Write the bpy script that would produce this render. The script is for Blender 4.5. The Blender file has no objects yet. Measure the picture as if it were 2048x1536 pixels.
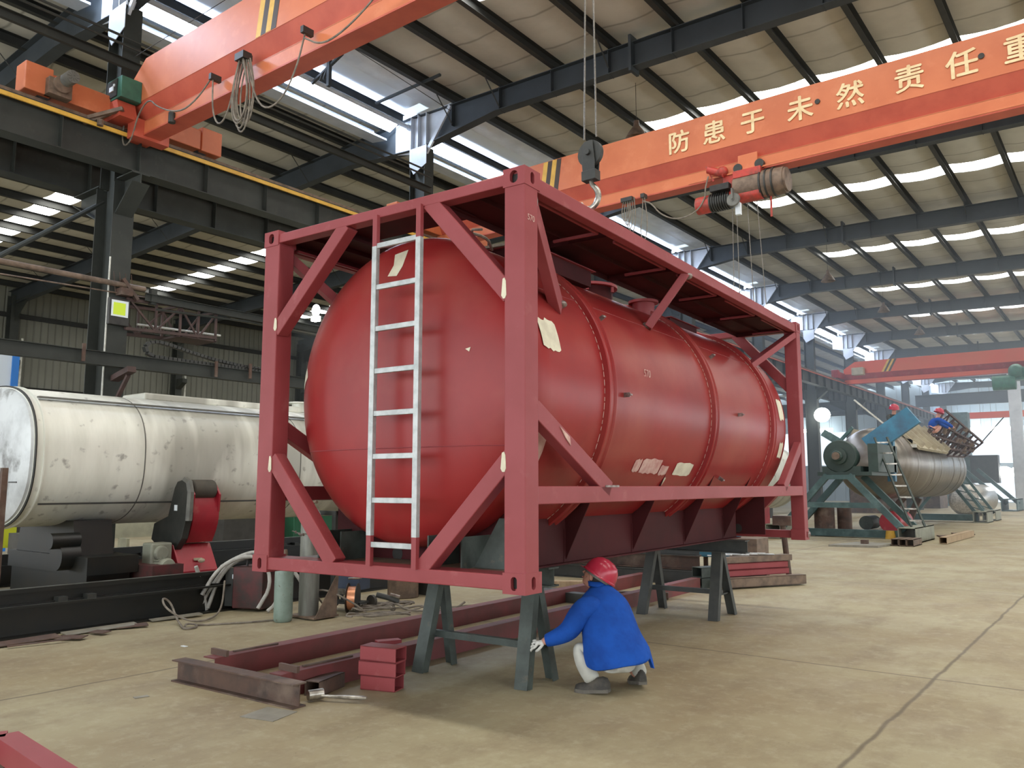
import bpy, bmesh, math, random
from mathutils import Vector, Matrix
random.seed(7)
R = math.radians
sc = bpy.context.scene
COL = sc.collection

# ---------------------------------------------------------------- camera, sky, exposure
cam_d = bpy.data.cameras.new('camera')
cam = bpy.data.objects.new('camera', cam_d)
COL.objects.link(cam)
cam_d.sensor_width = 36.0
cam_d.lens = 1633.9 / 2048 * 36.0
cam_d.clip_end = 300
cam.location = (0, 0, 1.427)
cam.rotation_euler = (R(90) + 0.124059, 0, R(37.39))
sc.camera = cam

world = bpy.data.worlds.new('sky')
sc.world = world
world.use_nodes = True
wn = world.node_tree
bg = wn.nodes['Background']
bg.inputs['Color'].default_value = (0.93, 0.97, 1.0, 1)
bg.inputs['Strength'].default_value = 1.5

sc.view_settings.view_transform = 'Standard'
sc.view_settings.look = 'None'
sc.view_settings.gamma = 1.0
sc.view_settings.use_curve_mapping = False
sc.view_settings.exposure = 1.48
try:
    sc.cycles.use_denoising = True
    sc.cycles.max_bounces = 8
    sc.cycles.diffuse_bounces = 5
    sc.cycles.sample_clamp_indirect = 6
except Exception:
    pass
SKYLIGHT = 7.0
STRIP = 13.0

# ---------------------------------------------------------------- materials
def mat(name, c1, c2=None, scale=3.0, rough=0.5, metal=0.0, bump=0.0, lo=0.4, hi=0.65, stretch=(1, 1, 1), spec=0.5, c3=None, scale3=0.6, lo3=0.5, hi3=0.7, emit=None, es=1.0, detail=5):
    m = bpy.data.materials.new(name); m.use_nodes = True
    nt = m.node_tree; N = nt.nodes; L = nt.links
    b = N['Principled BSDF']
    b.inputs['Base Color'].default_value = (*c1, 1)
    b.inputs['Roughness'].default_value = rough
    b.inputs['Metallic'].default_value = metal
    b.inputs['Specular IOR Level'].default_value = spec
    if emit:
        b.inputs['Emission Color'].default_value = (*emit, 1)
        b.inputs['Emission Strength'].default_value = es
    if c2 or bump or c3:
        tc = N.new('ShaderNodeTexCoord'); mp = N.new('ShaderNodeMapping')
        mp.inputs['Scale'].default_value = stretch
        L.new(tc.outputs['Object'], mp.inputs['Vector'])
    col = None
    def layer(base, cc, s, a, z):
        n = N.new('ShaderNodeTexNoise'); n.inputs['Scale'].default_value = s; n.inputs['Detail'].default_value = detail
        n.inputs['Roughness'].default_value = 0.6
        L.new(mp.outputs['Vector'], n.inputs['Vector'])
        mr = N.new('ShaderNodeMapRange'); mr.inputs['From Min'].default_value = a; mr.inputs['From Max'].default_value = z
        L.new(n.outputs['Fac'], mr.inputs['Value'])
        mx = N.new('ShaderNodeMix'); mx.data_type = 'RGBA'
        L.new(mr.outputs['Result'], mx.inputs['Factor'])
        if base is None: mx.inputs['A'].default_value = (*c1, 1)
        else: L.new(base, mx.inputs['A'])
        mx.inputs['B'].default_value = (*cc, 1)
        return mx.outputs['Result'], n
    n = None
    if c2: col, n = layer(col, c2, scale, lo, hi)
    if c3: col, n3 = layer(col, c3, scale3, lo3, hi3)
    if col: L.new(col, b.inputs['Base Color'])
    if bump:
        if n is None:
            n = N.new('ShaderNodeTexNoise'); n.inputs['Scale'].default_value = scale * 4
            L.new(mp.outputs['Vector'], n.inputs['Vector'])
        bp = N.new('ShaderNodeBump'); bp.inputs['Strength'].default_value = bump; bp.inputs['Distance'].default_value = 0.02
        L.new(n.outputs['Fac'], bp.inputs['Height']); L.new(bp.outputs['Normal'], b.inputs['Normal'])
    return m

def emat(name, c, s):
    m = bpy.data.materials.new(name); m.use_nodes = True
    nt = m.node_tree
    for n in list(nt.nodes): nt.nodes.remove(n)
    e = nt.nodes.new('ShaderNodeEmission'); e.inputs['Color'].default_value = (*c, 1); e.inputs['Strength'].default_value = s
    o = nt.nodes.new('ShaderNodeOutputMaterial'); nt.links.new(e.outputs[0], o.inputs[0])
    return m

K = {}
K['red'] = mat('red_oxide_paint', (0.29, 0.055, 0.062), (0.25, 0.042, 0.046), 1.6, 0.5, c3=(0.35, 0.10, 0.10), scale3=5, lo3=0.6, hi3=0.8, spec=0.35)
K['tank'] = mat('tank_red_paint', (0.29, 0.022, 0.022), (0.23, 0.017, 0.018), 1.1, 0.36, c3=(0.31, 0.060, 0.046), scale3=0.9, lo3=0.48, hi3=0.75, spec=0.33)
K['redbeam'] = mat('shaded_red_beam_paint', (0.17, 0.034, 0.034), (0.11, 0.030, 0.026), 3.0, 0.6)  # frame red darkened to carry the shade on the floor beams
K['reddark'] = mat('dark_red_with_shade', (0.062, 0.010, 0.012), (0.042, 0.008, 0.009), 2.0, 0.7, spec=0.2)  # dark red, lowered further to put the underside shade into the colour
K['patch'] = mat('cream_primer', (0.72, 0.68, 0.52), (0.60, 0.55, 0.42), 9, 0.7)
K['patchpink'] = mat('pink_primer', (0.62, 0.42, 0.36), (0.50, 0.25, 0.22), 12, 0.7)
K['weld'] = mat('bare_weld_metal', (0.30, 0.26, 0.24), (0.14, 0.09, 0.08), 30, 0.45, 0.5)
K['galv'] = mat('galvanised_ladder', (0.46, 0.48, 0.48), (0.33, 0.35, 0.35), 14, 0.42, 0.35)
K['conc'] = None
K['steel'] = mat('dark_grey_green_steel', (0.034, 0.038, 0.032), (0.022, 0.025, 0.021), 1.5, 0.65, c3=(0.058, 0.058, 0.046), scale3=4, lo3=0.6, hi3=0.85)
K['bluesteel'] = mat('blue_grey_steel', (0.036, 0.044, 0.050), (0.026, 0.032, 0.036), 1.2, 0.6)
K['purlin'] = mat('dark_purlin_steel', (0.027, 0.028, 0.024), (0.018, 0.019, 0.017), 2.5, 0.65)
K['lightsteel'] = mat('pale_grey_painted_steel', (0.50, 0.53, 0.57), (0.40, 0.43, 0.47), 2, 0.45)
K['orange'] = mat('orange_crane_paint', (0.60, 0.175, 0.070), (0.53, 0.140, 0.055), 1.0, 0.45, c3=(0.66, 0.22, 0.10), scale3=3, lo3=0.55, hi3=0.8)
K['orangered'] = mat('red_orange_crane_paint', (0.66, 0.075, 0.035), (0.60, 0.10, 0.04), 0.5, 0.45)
K['cranered'] = mat('crane_red_and_shade', (0.52, 0.10, 0.055), (0.44, 0.075, 0.042), 2, 0.5)  # red crane parts, and the shaded faces of the orange girders
K['hoistred'] = mat('hoist_red_paint', (0.50, 0.05, 0.035), (0.25, 0.05, 0.035), 9, 0.5)
K['dusty'] = mat('dusty_brown_metal', (0.19, 0.13, 0.09), (0.10, 0.07, 0.05), 8, 0.6)
K['yellow'] = mat('yellow_paint', (0.72, 0.43, 0.07), (0.60, 0.34, 0.05), 6, 0.5)
K['black'] = mat('black_paint', (0.016, 0.015, 0.014), (0.03, 0.028, 0.025), 8, 0.5)
K['brownstripe'] = mat('dark_brown_stripe', (0.055, 0.035, 0.022), rough=0.5)
K['text'] = mat('pale_yellow_lettering', (0.85, 0.70, 0.42), (0.74, 0.55, 0.30), 8, 0.6)
K['rope'] = mat('steel_wire_rope', (0.22, 0.20, 0.17), (0.12, 0.11, 0.10), 60, 0.4, 0.6)
K['chrome'] = mat('worn_bright_steel', (0.48, 0.45, 0.40), (0.22, 0.20, 0.17), 14, 0.3, 0.8)
K['cable'] = mat('dusty_rubber_cable', (0.22, 0.19, 0.15), (0.12, 0.10, 0.08), 12, 0.7)
K['whitecable'] = mat('pale_grey_cable', (0.42, 0.41, 0.38), (0.30, 0.29, 0.26), 12, 0.6)
K['blackrail_and_shade'] = mat('black_oiled_track_and_shade', (0.006, 0.0075, 0.007), (0.012, 0.011, 0.008), 3, 0.42)  # track steel; also blackens the shaded carriage under the pale tank
K['wornrail'] = mat('worn_rail_head', (0.20, 0.21, 0.19), (0.10, 0.10, 0.09), 6, 0.35, 0.7)
K['rust'] = mat('rusty_steel', (0.10, 0.055, 0.038), (0.055, 0.035, 0.028), 5, 0.7, c3=(0.17, 0.12, 0.09), scale3=3)
K['truss'] = mat('brown_primer_steel', (0.085, 0.048, 0.042), (0.055, 0.034, 0.030), 4, 0.7)
K['green'] = mat('green_box_paint', (0.04, 0.16, 0.11), (0.03, 0.11, 0.08), 5, 0.5)
K['rollred'] = mat('bright_red_roller_paint', (0.34, 0.014, 0.028), (0.26, 0.012, 0.022), 3, 0.4, c3=(0.36, 0.10, 0.09), scale3=5, lo3=0.55, hi3=0.8)
K['rubber'] = mat('dusty_rubber_roller', (0.075, 0.066, 0.052), (0.045, 0.040, 0.034), 5, 0.7)
K['guard'] = mat('dark_grey_guard', (0.022, 0.024, 0.022), (0.04, 0.04, 0.035), 4, 0.5)
K['guardedge'] = mat('grey_guard_rim', (0.16, 0.16, 0.14), (0.10, 0.10, 0.09), 5, 0.6)
K['greencyl'] = mat('pale_green_cylinder_paint', (0.22, 0.29, 0.25), (0.17, 0.23, 0.19), 5, 0.45, c3=(0.12, 0.11, 0.08), scale3=30, lo3=0.62, hi3=0.7)
K['greycyl'] = mat('grey_cylinder_paint', (0.22, 0.23, 0.20), (0.15, 0.15, 0.13), 4, 0.5, stretch=(4, 4, 0.6))
K['trestle'] = mat('grey_green_trestle_paint', (0.058, 0.075, 0.066), (0.036, 0.045, 0.040), 7, 0.6, c3=(0.12, 0.10, 0.07), scale3=12, lo3=0.62, hi3=0.8)
K['trestledark'] = mat('dark_trestle_paint', (0.052, 0.056, 0.050), (0.034, 0.037, 0.036), 7, 0.6)
K['jacket'] = mat('royal_blue_cotton', (0.010, 0.072, 0.36), (0.008, 0.052, 0.27), 7, 0.85, bump=0.8, spec=0.2, detail=3)
K['trousers'] = mat('pale_grey_trousers', (0.52, 0.52, 0.47), (0.40, 0.40, 0.36), 5, 0.85, bump=0.3, spec=0.2)
K['skin'] = mat('skin', (0.52, 0.26, 0.19), (0.46, 0.22, 0.16), 8, 0.5)
K['lips'] = mat('lips', (0.36, 0.13, 0.11), rough=0.5)
K['hair'] = mat('black_hair', (0.018, 0.016, 0.014), rough=0.6)
K['helmet'] = mat('crimson_helmet', (0.42, 0.025, 0.055), (0.36, 0.02, 0.045), 4, 0.25)
K['glove'] = mat('white_work_glove', (0.62, 0.62, 0.58), (0.45, 0.45, 0.42), 20, 0.9)
K['shoe'] = mat('dusty_black_shoe', (0.035, 0.032, 0.028), (0.08, 0.07, 0.055), 12, 0.7)
K['sole'] = mat('grey_shoe_sole', (0.13, 0.12, 0.10), (0.09, 0.08, 0.07), 12, 0.8)
K['darkcloth'] = mat('dark_green_black_cloth', (0.03, 0.034, 0.03), (0.02, 0.022, 0.02), 6, 0.85)
K['whitepipe'] = mat('white_pipe', (0.66, 0.66, 0.60), (0.45, 0.44, 0.38), 6, 0.6)
K['copper'] = mat('copper_welding_wire', (0.80, 0.36, 0.20), (0.66, 0.28, 0.15), 30, 0.35, 0.7, stretch=(30, 1, 1))
K['bluebox'] = mat('dark_blue_paint', (0.035, 0.055, 0.10), (0.025, 0.04, 0.07), 5, 0.5)
K['bluepanel'] = mat('faded_blue_steel', (0.045, 0.19, 0.30), (0.05, 0.12, 0.19), 2, 0.5, c3=(0.06, 0.27, 0.42), scale3=1.2)
K['weldred'] = mat('dirty_dark_red_case', (0.085, 0.020, 0.020), (0.035, 0.022, 0.019), 6, 0.6)
K['wood'] = mat('weathered_timber', (0.42, 0.31, 0.19), (0.30, 0.21, 0.13), 5, 0.8, stretch=(1, 6, 1))
K['browntank'] = mat('brushed_brown_steel', (0.19, 0.165, 0.14), (0.13, 0.11, 0.09), 0.9, 0.34, 0.75, stretch=(0.5, 3.0, 0.5), c3=(0.26, 0.24, 0.21), scale3=0.8)
K['fixture'] = mat('teal_green_fixture_paint', (0.05, 0.10, 0.10), (0.035, 0.07, 0.07), 3, 0.5, c3=(0.10, 0.17, 0.17), scale3=2)
K['disc'] = mat('dark_green_machine_paint', (0.03, 0.055, 0.045), (0.02, 0.036, 0.03), 3, 0.5)
K['cream'] = mat('dusty_cream_steel', (0.42, 0.37, 0.26), (0.30, 0.25, 0.17), 3, 0.6)
K['foot'] = mat('pale_grey_green_box_beam', (0.26, 0.27, 0.21), (0.19, 0.19, 0.15), 3, 0.6)
K['yellowsheet'] = mat('lime_yellow_plastic', (0.60, 0.62, 0.03), rough=0.5)
K['plate'] = mat('grey_floor_plate', (0.26, 0.245, 0.20), (0.20, 0.185, 0.15), 6, 0.55)
K['lampglass'] = emat('lamp_glow', (1.0, 0.97, 0.9), 14)
K['lampyellow'] = emat('flood_lamp_phosphor_panel', (0.50, 0.62, 0.06), 0.42)
K['skylight'] = emat('translucent_skylight', (1.0, 0.99, 0.93), SKYLIGHT)
K['strip'] = emat('translucent_gutter_strip', (0.66, 0.78, 1.0), STRIP)
K['farwin'] = emat('daylit_window', (0.66, 0.82, 1.0), 0.75)
K['farlamp'] = emat('far_bright_lamp', (0.95, 1.0, 0.98), 9)
K['panelwhite'] = mat('white_booth_panel', (0.74, 0.80, 0.84), rough=0.4)
K['panelblue'] = mat('blue_booth_edge', (0.02, 0.20, 0.62), rough=0.4)
K['bluepaintwall'] = mat('blue_hazy_wall_sheet', (0.30, 0.42, 0.52), (0.22, 0.33, 0.43), 0.3, 0.7)
K['caseplastic'] = mat('beige_board', (0.45, 0.43, 0.30), (0.36, 0.34, 0.24), 4, 0.7)
K['bingreen'] = mat('green_bin_plastic', (0.02, 0.13, 0.06), (0.015, 0.09, 0.045), 2, 0.5)
K['boxdark'] = mat('dark_grey_box', (0.07, 0.066, 0.06), (0.05, 0.046, 0.042), 5, 0.7)
K['foil'] = mat('crumpled_foil', (0.6, 0.6, 0.58), (0.4, 0.4, 0.38), 20, 0.3, 0.5)

# floor
def floor_mat():
    m = bpy.data.materials.new('dusty_concrete'); m.use_nodes = True
    nt = m.node_tree; N = nt.nodes; L = nt.links; b = N['Principled BSDF']
    tc = N.new('ShaderNodeNewGeometry')
    def noise(s, d, ro=0.6, st=None):
        n = N.new('ShaderNodeTexNoise'); n.inputs['Scale'].default_value = s; n.inputs['Detail'].default_value = d; n.inputs['Roughness'].default_value = ro
        if st:
            mp = N.new('ShaderNodeMapping'); mp.inputs['Scale'].default_value = st
            L.new(tc.outputs['Position'], mp.inputs['Vector']); L.new(mp.outputs['Vector'], n.inputs['Vector'])
        else: L.new(tc.outputs['Position'], n.inputs['Vector'])
        return n.outputs['Fac']
    def rng(v, a, z, o0=0.0, o1=1.0):
        r = N.new('ShaderNodeMapRange'); r.inputs['From Min'].default_value = a; r.inputs['From Max'].default_value = z
        r.inputs['To Min'].default_value = o0; r.inputs['To Max'].default_value = o1
        L.new(v, r.inputs['Value']); return r.outputs['Result']
    def mix(f, A, B):
        x = N.new('ShaderNodeMix'); x.data_type = 'RGBA'; L.new(f, x.inputs['Factor'])
        if isinstance(A, tuple): x.inputs['A'].default_value = (*A, 1)
        else: L.new(A, x.inputs['A'])
        x.inputs['B'].default_value = (*B, 1); return x.outputs['Result']
    c = mix(rng(noise(0.45, 6), 0.40, 0.62), (0.345, 0.303, 0.190), (0.275, 0.218, 0.128))
    c = mix(rng(noise(2.2, 7, 0.7, (1, 0.5, 1)), 0.46, 0.68, 0, 0.75), c, (0.215, 0.165, 0.102))
    c = mix(rng(noise(9, 8, 0.75), 0.50, 0.72, 0, 0.6), c, (0.42, 0.38, 0.26))
    c = mix(rng(noise(38, 3, 0.5), 0.70, 0.76, 0, 0.7), c, (0.12, 0.09, 0.06))
    # slab joints
    sx = N.new('ShaderNodeSeparateXYZ'); L.new(tc.outputs['Position'], sx.inputs[0])
    wob = noise(1.6, 3)
    def joint(axis, off, period):
        a = N.new('ShaderNodeMath'); a.operation = 'ADD'; L.new(sx.outputs[axis], a.inputs[0]); a.inputs[1].default_value = off + 240 * period
        w = N.new('ShaderNodeMath'); w.operation = 'MULTIPLY_ADD'; L.new(wob, w.inputs[0]); w.inputs[1].default_value = 0.06; L.new(a.outputs[0], w.inputs[2])
        d = N.new('ShaderNodeMath'); d.operation = 'PINGPONG'; L.new(w.outputs[0], d.inputs[0]); d.inputs[1].default_value = period / 2
        return rng(d.outputs[0], 0.006, 0.022, 0.75, 0.0)
    c = mix(joint(0, 1.30, 4.85), c, (0.10, 0.08, 0.055))
    c = mix(joint(1, -6.95, 6.0), c, (0.12, 0.095, 0.065))
    L.new(c, b.inputs['Base Color'])
    L.new(rng(noise(1.3, 5), 0.3, 0.7, 0.55, 0.8), b.inputs['Roughness'])
    b.inputs['Specular IOR Level'].default_value = 0.35
    bp = N.new('ShaderNodeBump'); bp.inputs['Strength'].default_value = 0.15; bp.inputs['Distance'].default_value = 0.01
    L.new(noise(12, 6), bp.inputs['Height']); L.new(bp.outputs['Normal'], b.inputs['Normal'])
    return m
K['conc'] = floor_mat()

# roof insulation: beige foil blanket with creases
def roof_mat():
    m = mat('roof_insulation_blanket', (0.52, 0.50, 0.43), (0.43, 0.41, 0.35), 0.8, 0.75)
    nt = m.node_tree; N = nt.nodes; L = nt.links; b = N['Principled BSDF']
    src = b.inputs['Base Color'].links[0].from_socket
    tc = N.new('ShaderNodeNewGeometry')
    n = N.new('ShaderNodeTexNoise'); n.inputs['Scale'].default_value = 0.9; n.inputs['Detail'].default_value = 2
    L.new(tc.outputs['Position'], n.inputs['Vector'])
    s = N.new('ShaderNodeSeparateXYZ'); L.new(tc.outputs['Position'], s.inputs[0])
    a = N.new('ShaderNodeMath'); a.operation = 'MULTIPLY_ADD'; L.new(n.outputs['Fac'], a.inputs[0]); a.inputs[1].default_value = 0.30; L.new(s.outputs[1], a.inputs[2])
    d = N.new('ShaderNodeMath'); d.operation = 'PINGPONG'; L.new(a.outputs[0], d.inputs[0]); d.inputs[1].default_value = 0.625
    r = N.new('ShaderNodeMapRange'); r.inputs['From Min'].default_value = 0.0; r.inputs['From Max'].default_value = 0.045; r.inputs['To Min'].default_value = 0.75; r.inputs['To Max'].default_value = 0.0
    L.new(d.outputs[0], r.inputs['Value'])
    mx = N.new('ShaderNodeMix'); mx.data_type = 'RGBA'; L.new(r.outputs['Result'], mx.inputs['Factor']); L.new(src, mx.inputs['A']); mx.inputs['B'].default_value = (0.17, 0.16, 0.13, 1)
    L.new(mx.outputs['Result'], b.inputs['Base Color'])
    return m
K['roof'] = roof_mat()

# corrugated wall sheet
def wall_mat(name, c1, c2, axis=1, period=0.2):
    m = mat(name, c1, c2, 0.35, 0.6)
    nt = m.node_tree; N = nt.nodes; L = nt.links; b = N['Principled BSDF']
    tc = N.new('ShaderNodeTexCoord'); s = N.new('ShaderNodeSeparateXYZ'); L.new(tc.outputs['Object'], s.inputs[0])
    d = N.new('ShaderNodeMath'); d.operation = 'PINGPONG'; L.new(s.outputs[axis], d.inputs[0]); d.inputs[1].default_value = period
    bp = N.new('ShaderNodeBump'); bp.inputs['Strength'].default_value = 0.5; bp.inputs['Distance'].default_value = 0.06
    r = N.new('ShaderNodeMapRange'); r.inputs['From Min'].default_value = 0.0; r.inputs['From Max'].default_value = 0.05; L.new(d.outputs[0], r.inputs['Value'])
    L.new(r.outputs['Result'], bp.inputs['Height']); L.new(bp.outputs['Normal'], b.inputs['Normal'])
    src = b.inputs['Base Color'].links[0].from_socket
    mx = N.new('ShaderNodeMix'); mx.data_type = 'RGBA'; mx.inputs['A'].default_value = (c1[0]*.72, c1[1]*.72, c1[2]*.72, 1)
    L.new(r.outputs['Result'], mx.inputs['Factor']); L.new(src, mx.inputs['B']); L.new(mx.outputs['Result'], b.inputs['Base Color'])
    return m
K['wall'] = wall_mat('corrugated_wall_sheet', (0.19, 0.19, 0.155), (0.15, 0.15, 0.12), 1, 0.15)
K['endwall'] = wall_mat('haze_blue_end_wall_sheet', (0.42, 0.52, 0.60), (0.34, 0.45, 0.54), 0, 0.5)  # the blue tint paints distant haze onto the far wall

# white tank: brushed pale steel with dark grinding bands
def white_tank_mat():
    m = mat('brushed_pale_stainless', (0.84, 0.85, 0.77), (0.70, 0.71, 0.63), 1.2, 0.42, 0.1, stretch=(0.6, 2.5, 0.6))
    nt = m.node_tree; N = nt.nodes; L = nt.links; b = N['Principled BSDF']
    src = b.inputs['Base Color'].links[0].from_socket
    tc = N.new('ShaderNodeTexCoord')
    def nz(s, st, a, z, o1, d=4):
        mp = N.new('ShaderNodeMapping'); mp.inputs['Scale'].default_value = st; L.new(tc.outputs['Object'], mp.inputs['Vector'])
        n = N.new('ShaderNodeTexNoise'); n.inputs['Scale'].default_value = s; n.inputs['Detail'].default_value = d; L.new(mp.outputs['Vector'], n.inputs['Vector'])
        r = N.new('ShaderNodeMapRange'); r.inputs['From Min'].default_value = a; r.inputs['From Max'].default_value = z; r.inputs['To Max'].default_value = o1
        L.new(n.outputs['Fac'], r.inputs['Value']); return r.outputs['Result']
    f1 = nz(1.0, (0.2, 1.2, 0.28), 0.50, 0.62, 0.62)
    mx = N.new('ShaderNodeMix'); mx.data_type = 'RGBA'; L.new(f1, mx.inputs['Factor']); L.new(src, mx.inputs['A']); mx.inputs['B'].default_value = (0.20, 0.19, 0.155, 1)
    f2 = nz(7.0, (1, 1, 1), 0.62, 0.72, 0.6, 6)
    m2 = N.new('ShaderNodeMix'); m2.data_type = 'RGBA'; L.new(f2, m2.inputs['Factor']); L.new(mx.outputs['Result'], m2.inputs['A']); m2.inputs['B'].default_value = (0.17, 0.16, 0.14, 1)
    L.new(m2.outputs['Result'], b.inputs['Base Color'])
    return m
K['whitetank'] = white_tank_mat()
K['paleroof'] = mat('pale_unlined_roof_sheet', (0.74, 0.77, 0.80), (0.60, 0.63, 0.66), 1.5, 0.5)
K['whitehead'] = mat('ground_pale_steel_head', (0.62, 0.65, 0.66), (0.45, 0.47, 0.48), 3, 0.45, 0.15, c3=(0.15, 0.15, 0.145), scale3=2.2, lo3=0.55, hi3=0.68)

# ---------------------------------------------------------------- mesh helpers
ROOT = {}
class MB:
    def __init__(s): s.v = []; s.f = []
    def add(s, vs, fs):
        o = len(s.v); s.v += [Vector(p) for p in vs]; s.f += [tuple(i + o for i in f) for f in fs]; return s
    def box(s, x0, x1, y0, y1, z0, z1):
        return s.add([(x, y, z) for z in (z0, z1) for y in (y0, y1) for x in (x0, x1)],
                     [(0, 2, 3, 1), (4, 5, 7, 6), (0, 1, 5, 4), (2, 6, 7, 3), (0, 4, 6, 2), (1, 3, 7, 5)])
    def obox(s, c, a, b, w):
        c, a, b, w = Vector(c), Vector(a), Vector(b), Vector(w)
        return s.add([c + i * a + j * b + k * w for k in (-1, 1) for j in (-1, 1) for i in (-1, 1)],
                     [(0, 2, 3, 1), (4, 5, 7, 6), (0, 1, 5, 4), (2, 6, 7, 3), (0, 4, 6, 2), (1, 3, 7, 5)])
    @staticmethod
    def frame(d, up):
        d = d.normalized(); up = Vector(up)
        if abs(d.dot(up.normalized())) > 0.98: up = Vector((1, 0, 0)) if abs(d.x) < 0.9 else Vector((0, 1, 0))
        w = d.cross(up).normalized(); u = w.cross(d).normalized()
        return d, w, u
    def bar(s, p0, p1, w, h, up=(0, 0, 1)):
        p0, p1 = Vector(p0), Vector(p1); d, a, u = s.frame(p1 - p0, up)
        return s.obox((p0 + p1) / 2, (p1 - p0) / 2, a * w / 2, u * h / 2)
    def ibeam(s, p0, p1, h, b, tw=0.01, tf=0.014, up=(0, 0, 1)):
        p0, p1 = Vector(p0), Vector(p1); d, a, u = s.frame(p1 - p0, up)
        s.bar(p0, p1, tw, h - 2 * tf, up)
        for k in (-1, 1): s.bar(p0 + u * k * (h - tf) / 2, p1 + u * k * (h - tf) / 2, b, tf, up)
        return s
    def channel(s, p0, p1, h, b, t=0.01, side=1, up=(0, 0, 1)):
        p0, p1 = Vector(p0), Vector(p1); d, a, u = s.frame(p1 - p0, up)
        s.bar(p0, p1, t, h, up)
        for k in (-1, 1): s.bar(p0 + u * k * (h - t) / 2 + a * side * b / 2, p1 + u * k * (h - t) / 2 + a * side * b / 2, b, t, up)
        return s
    def rhs(s, p0, p1, w, h, t=0.006, up=(0, 0, 1)):
        p0, p1 = Vector(p0), Vector(p1); d, a, u = s.frame(p1 - p0, up)
        for k in (-1, 1):
            s.bar(p0 + u * k * (h - t) / 2, p1 + u * k * (h - t) / 2, w, t, up)
            s.bar(p0 + a * k * (w - t) / 2, p1 + a * k * (w - t) / 2, t, h, up)
        return s
    def tube(s, p0, p1, r, r2=None, n=12, caps=True, up=(0, 0, 1)):
        r2 = r if r2 is None else r2
        p0, p1 = Vector(p0), Vector(p1); d, a, u = s.frame(p1 - p0, up)
        vs = []
        for p, q in ((p0, r), (p1, r2)):
            vs += [p + (a * math.cos(2 * math.pi * i / n) + u * math.sin(2 * math.pi * i / n)) * q for i in range(n)]
        fs = [(i, (i + 1) % n, n + (i + 1) % n, n + i) for i in range(n)]
        if caps: fs += [tuple(range(n))[::-1], tuple(range(n, 2 * n))]
        return s.add(vs, fs)
    def path(s, pts, r, n=6, smooth=0):
        pts = [Vector(p) for p in pts]
        for _ in range(smooth):
            q = [pts[0]]
            for i in range(len(pts) - 1): q += [pts[i] * .75 + pts[i + 1] * .25, pts[i] * .25 + pts[i + 1] * .75]
            pts = q + [pts[-1]]
        vs = []; prev = None
        for i, p in enumerate(pts):
            d = (pts[min(i + 1, len(pts) - 1)] - pts[max(i - 1, 0)])
            d = d.normalized() if d.length > 1e-9 else Vector((1, 0, 0))
            if prev is None:
                _, a, u = s.frame(d, (0, 0, 1))
            else:
                a = (prev - d * prev.dot(d)); a = a.normalized() if a.length > 1e-6 else s.frame(d, (0, 0, 1))[1]
                u = a.cross(d)
            prev = a
            vs += [p + (a * math.cos(2 * math.pi * k / n) + u * math.sin(2 * math.pi * k / n)) * r for k in range(n)]
        fs = []
        for i in range(len(pts) - 1):
            for k in range(n): fs.append((i * n + k, i * n + (k + 1) % n, (i + 1) * n + (k + 1) % n, (i + 1) * n + k))
        fs += [tuple(range(n))[::-1], tuple(range((len(pts) - 1) * n, len(pts) * n))]
        return s.add(vs, fs)
    def lathe(s, c, axis, prof, n=32, cap0=True, cap1=True, up=(0, 0, 1)):
        c = Vector(c); d, a, u = s.frame(Vector(axis), up)
        vs = []
        for r, h in prof:
            vs += [c + d * h + (a * math.cos(2 * math.pi * i / n) + u * math.sin(2 * math.pi * i / n)) * r for i in range(n)]
        fs = []
        for j in range(len(prof) - 1):
            for i in range(n): fs.append((j * n + i, j * n + (i + 1) % n, (j + 1) * n + (i + 1) % n, (j + 1) * n + i))
        if cap0: fs.append(tuple(range(n))[::-1])
        if cap1: fs.append(tuple(range((len(prof) - 1) * n, len(prof) * n)))
        return s.add(vs, fs)
    def prism(s, poly, o, u, v, w):
        """poly (2d) in plane o+u*a+v*b, extruded along w"""
        o, u, v, w = Vector(o), Vector(u), Vector(v), Vector(w); n = len(poly)
        vs = [o + u * a + v * b for a, b in poly] + [o + u * a + v * b + w for a, b in poly]
        fs = [tuple(range(n))[::-1], tuple(range(n, 2 * n))] + [(i, (i + 1) % n, n + (i + 1) % n, n + i) for i in range(n)]
        return s.add(vs, fs)
    def loft(s, rings, caps=True):
        n = len(rings[0]); vs = [p for r in rings for p in r]; fs = []
        for j in range(len(rings) - 1):
            for i in range(n): fs.append((j * n + i, j * n + (i + 1) % n, (j + 1) * n + (i + 1) % n, (j + 1) * n + i))
        if caps: fs += [tuple(range(n))[::-1], tuple(range((len(rings) - 1) * n, len(rings) * n))]
        return s.add(vs, fs)
    def ball(s, c, rx, ry=None, rz=None, n=16, m=10, rot=None):
        ry = rx if ry is None else ry; rz = rx if rz is None else rz; c = Vector(c)
        rings = []
        for j in range(m + 1):
            t = -math.pi / 2 + math.pi * (j * 0.98 + 0.01 * m) / m
            rg = []
            for i in range(n):
                p = Vector((rx * math.cos(t) * math.cos(2 * math.pi * i / n), ry * math.cos(t) * math.sin(2 * math.pi * i / n), rz * math.sin(t)))
                if rot: p = rot @ p
                rg.append(c + p)
            rings.append(rg)
        return s.loft(rings)
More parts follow.
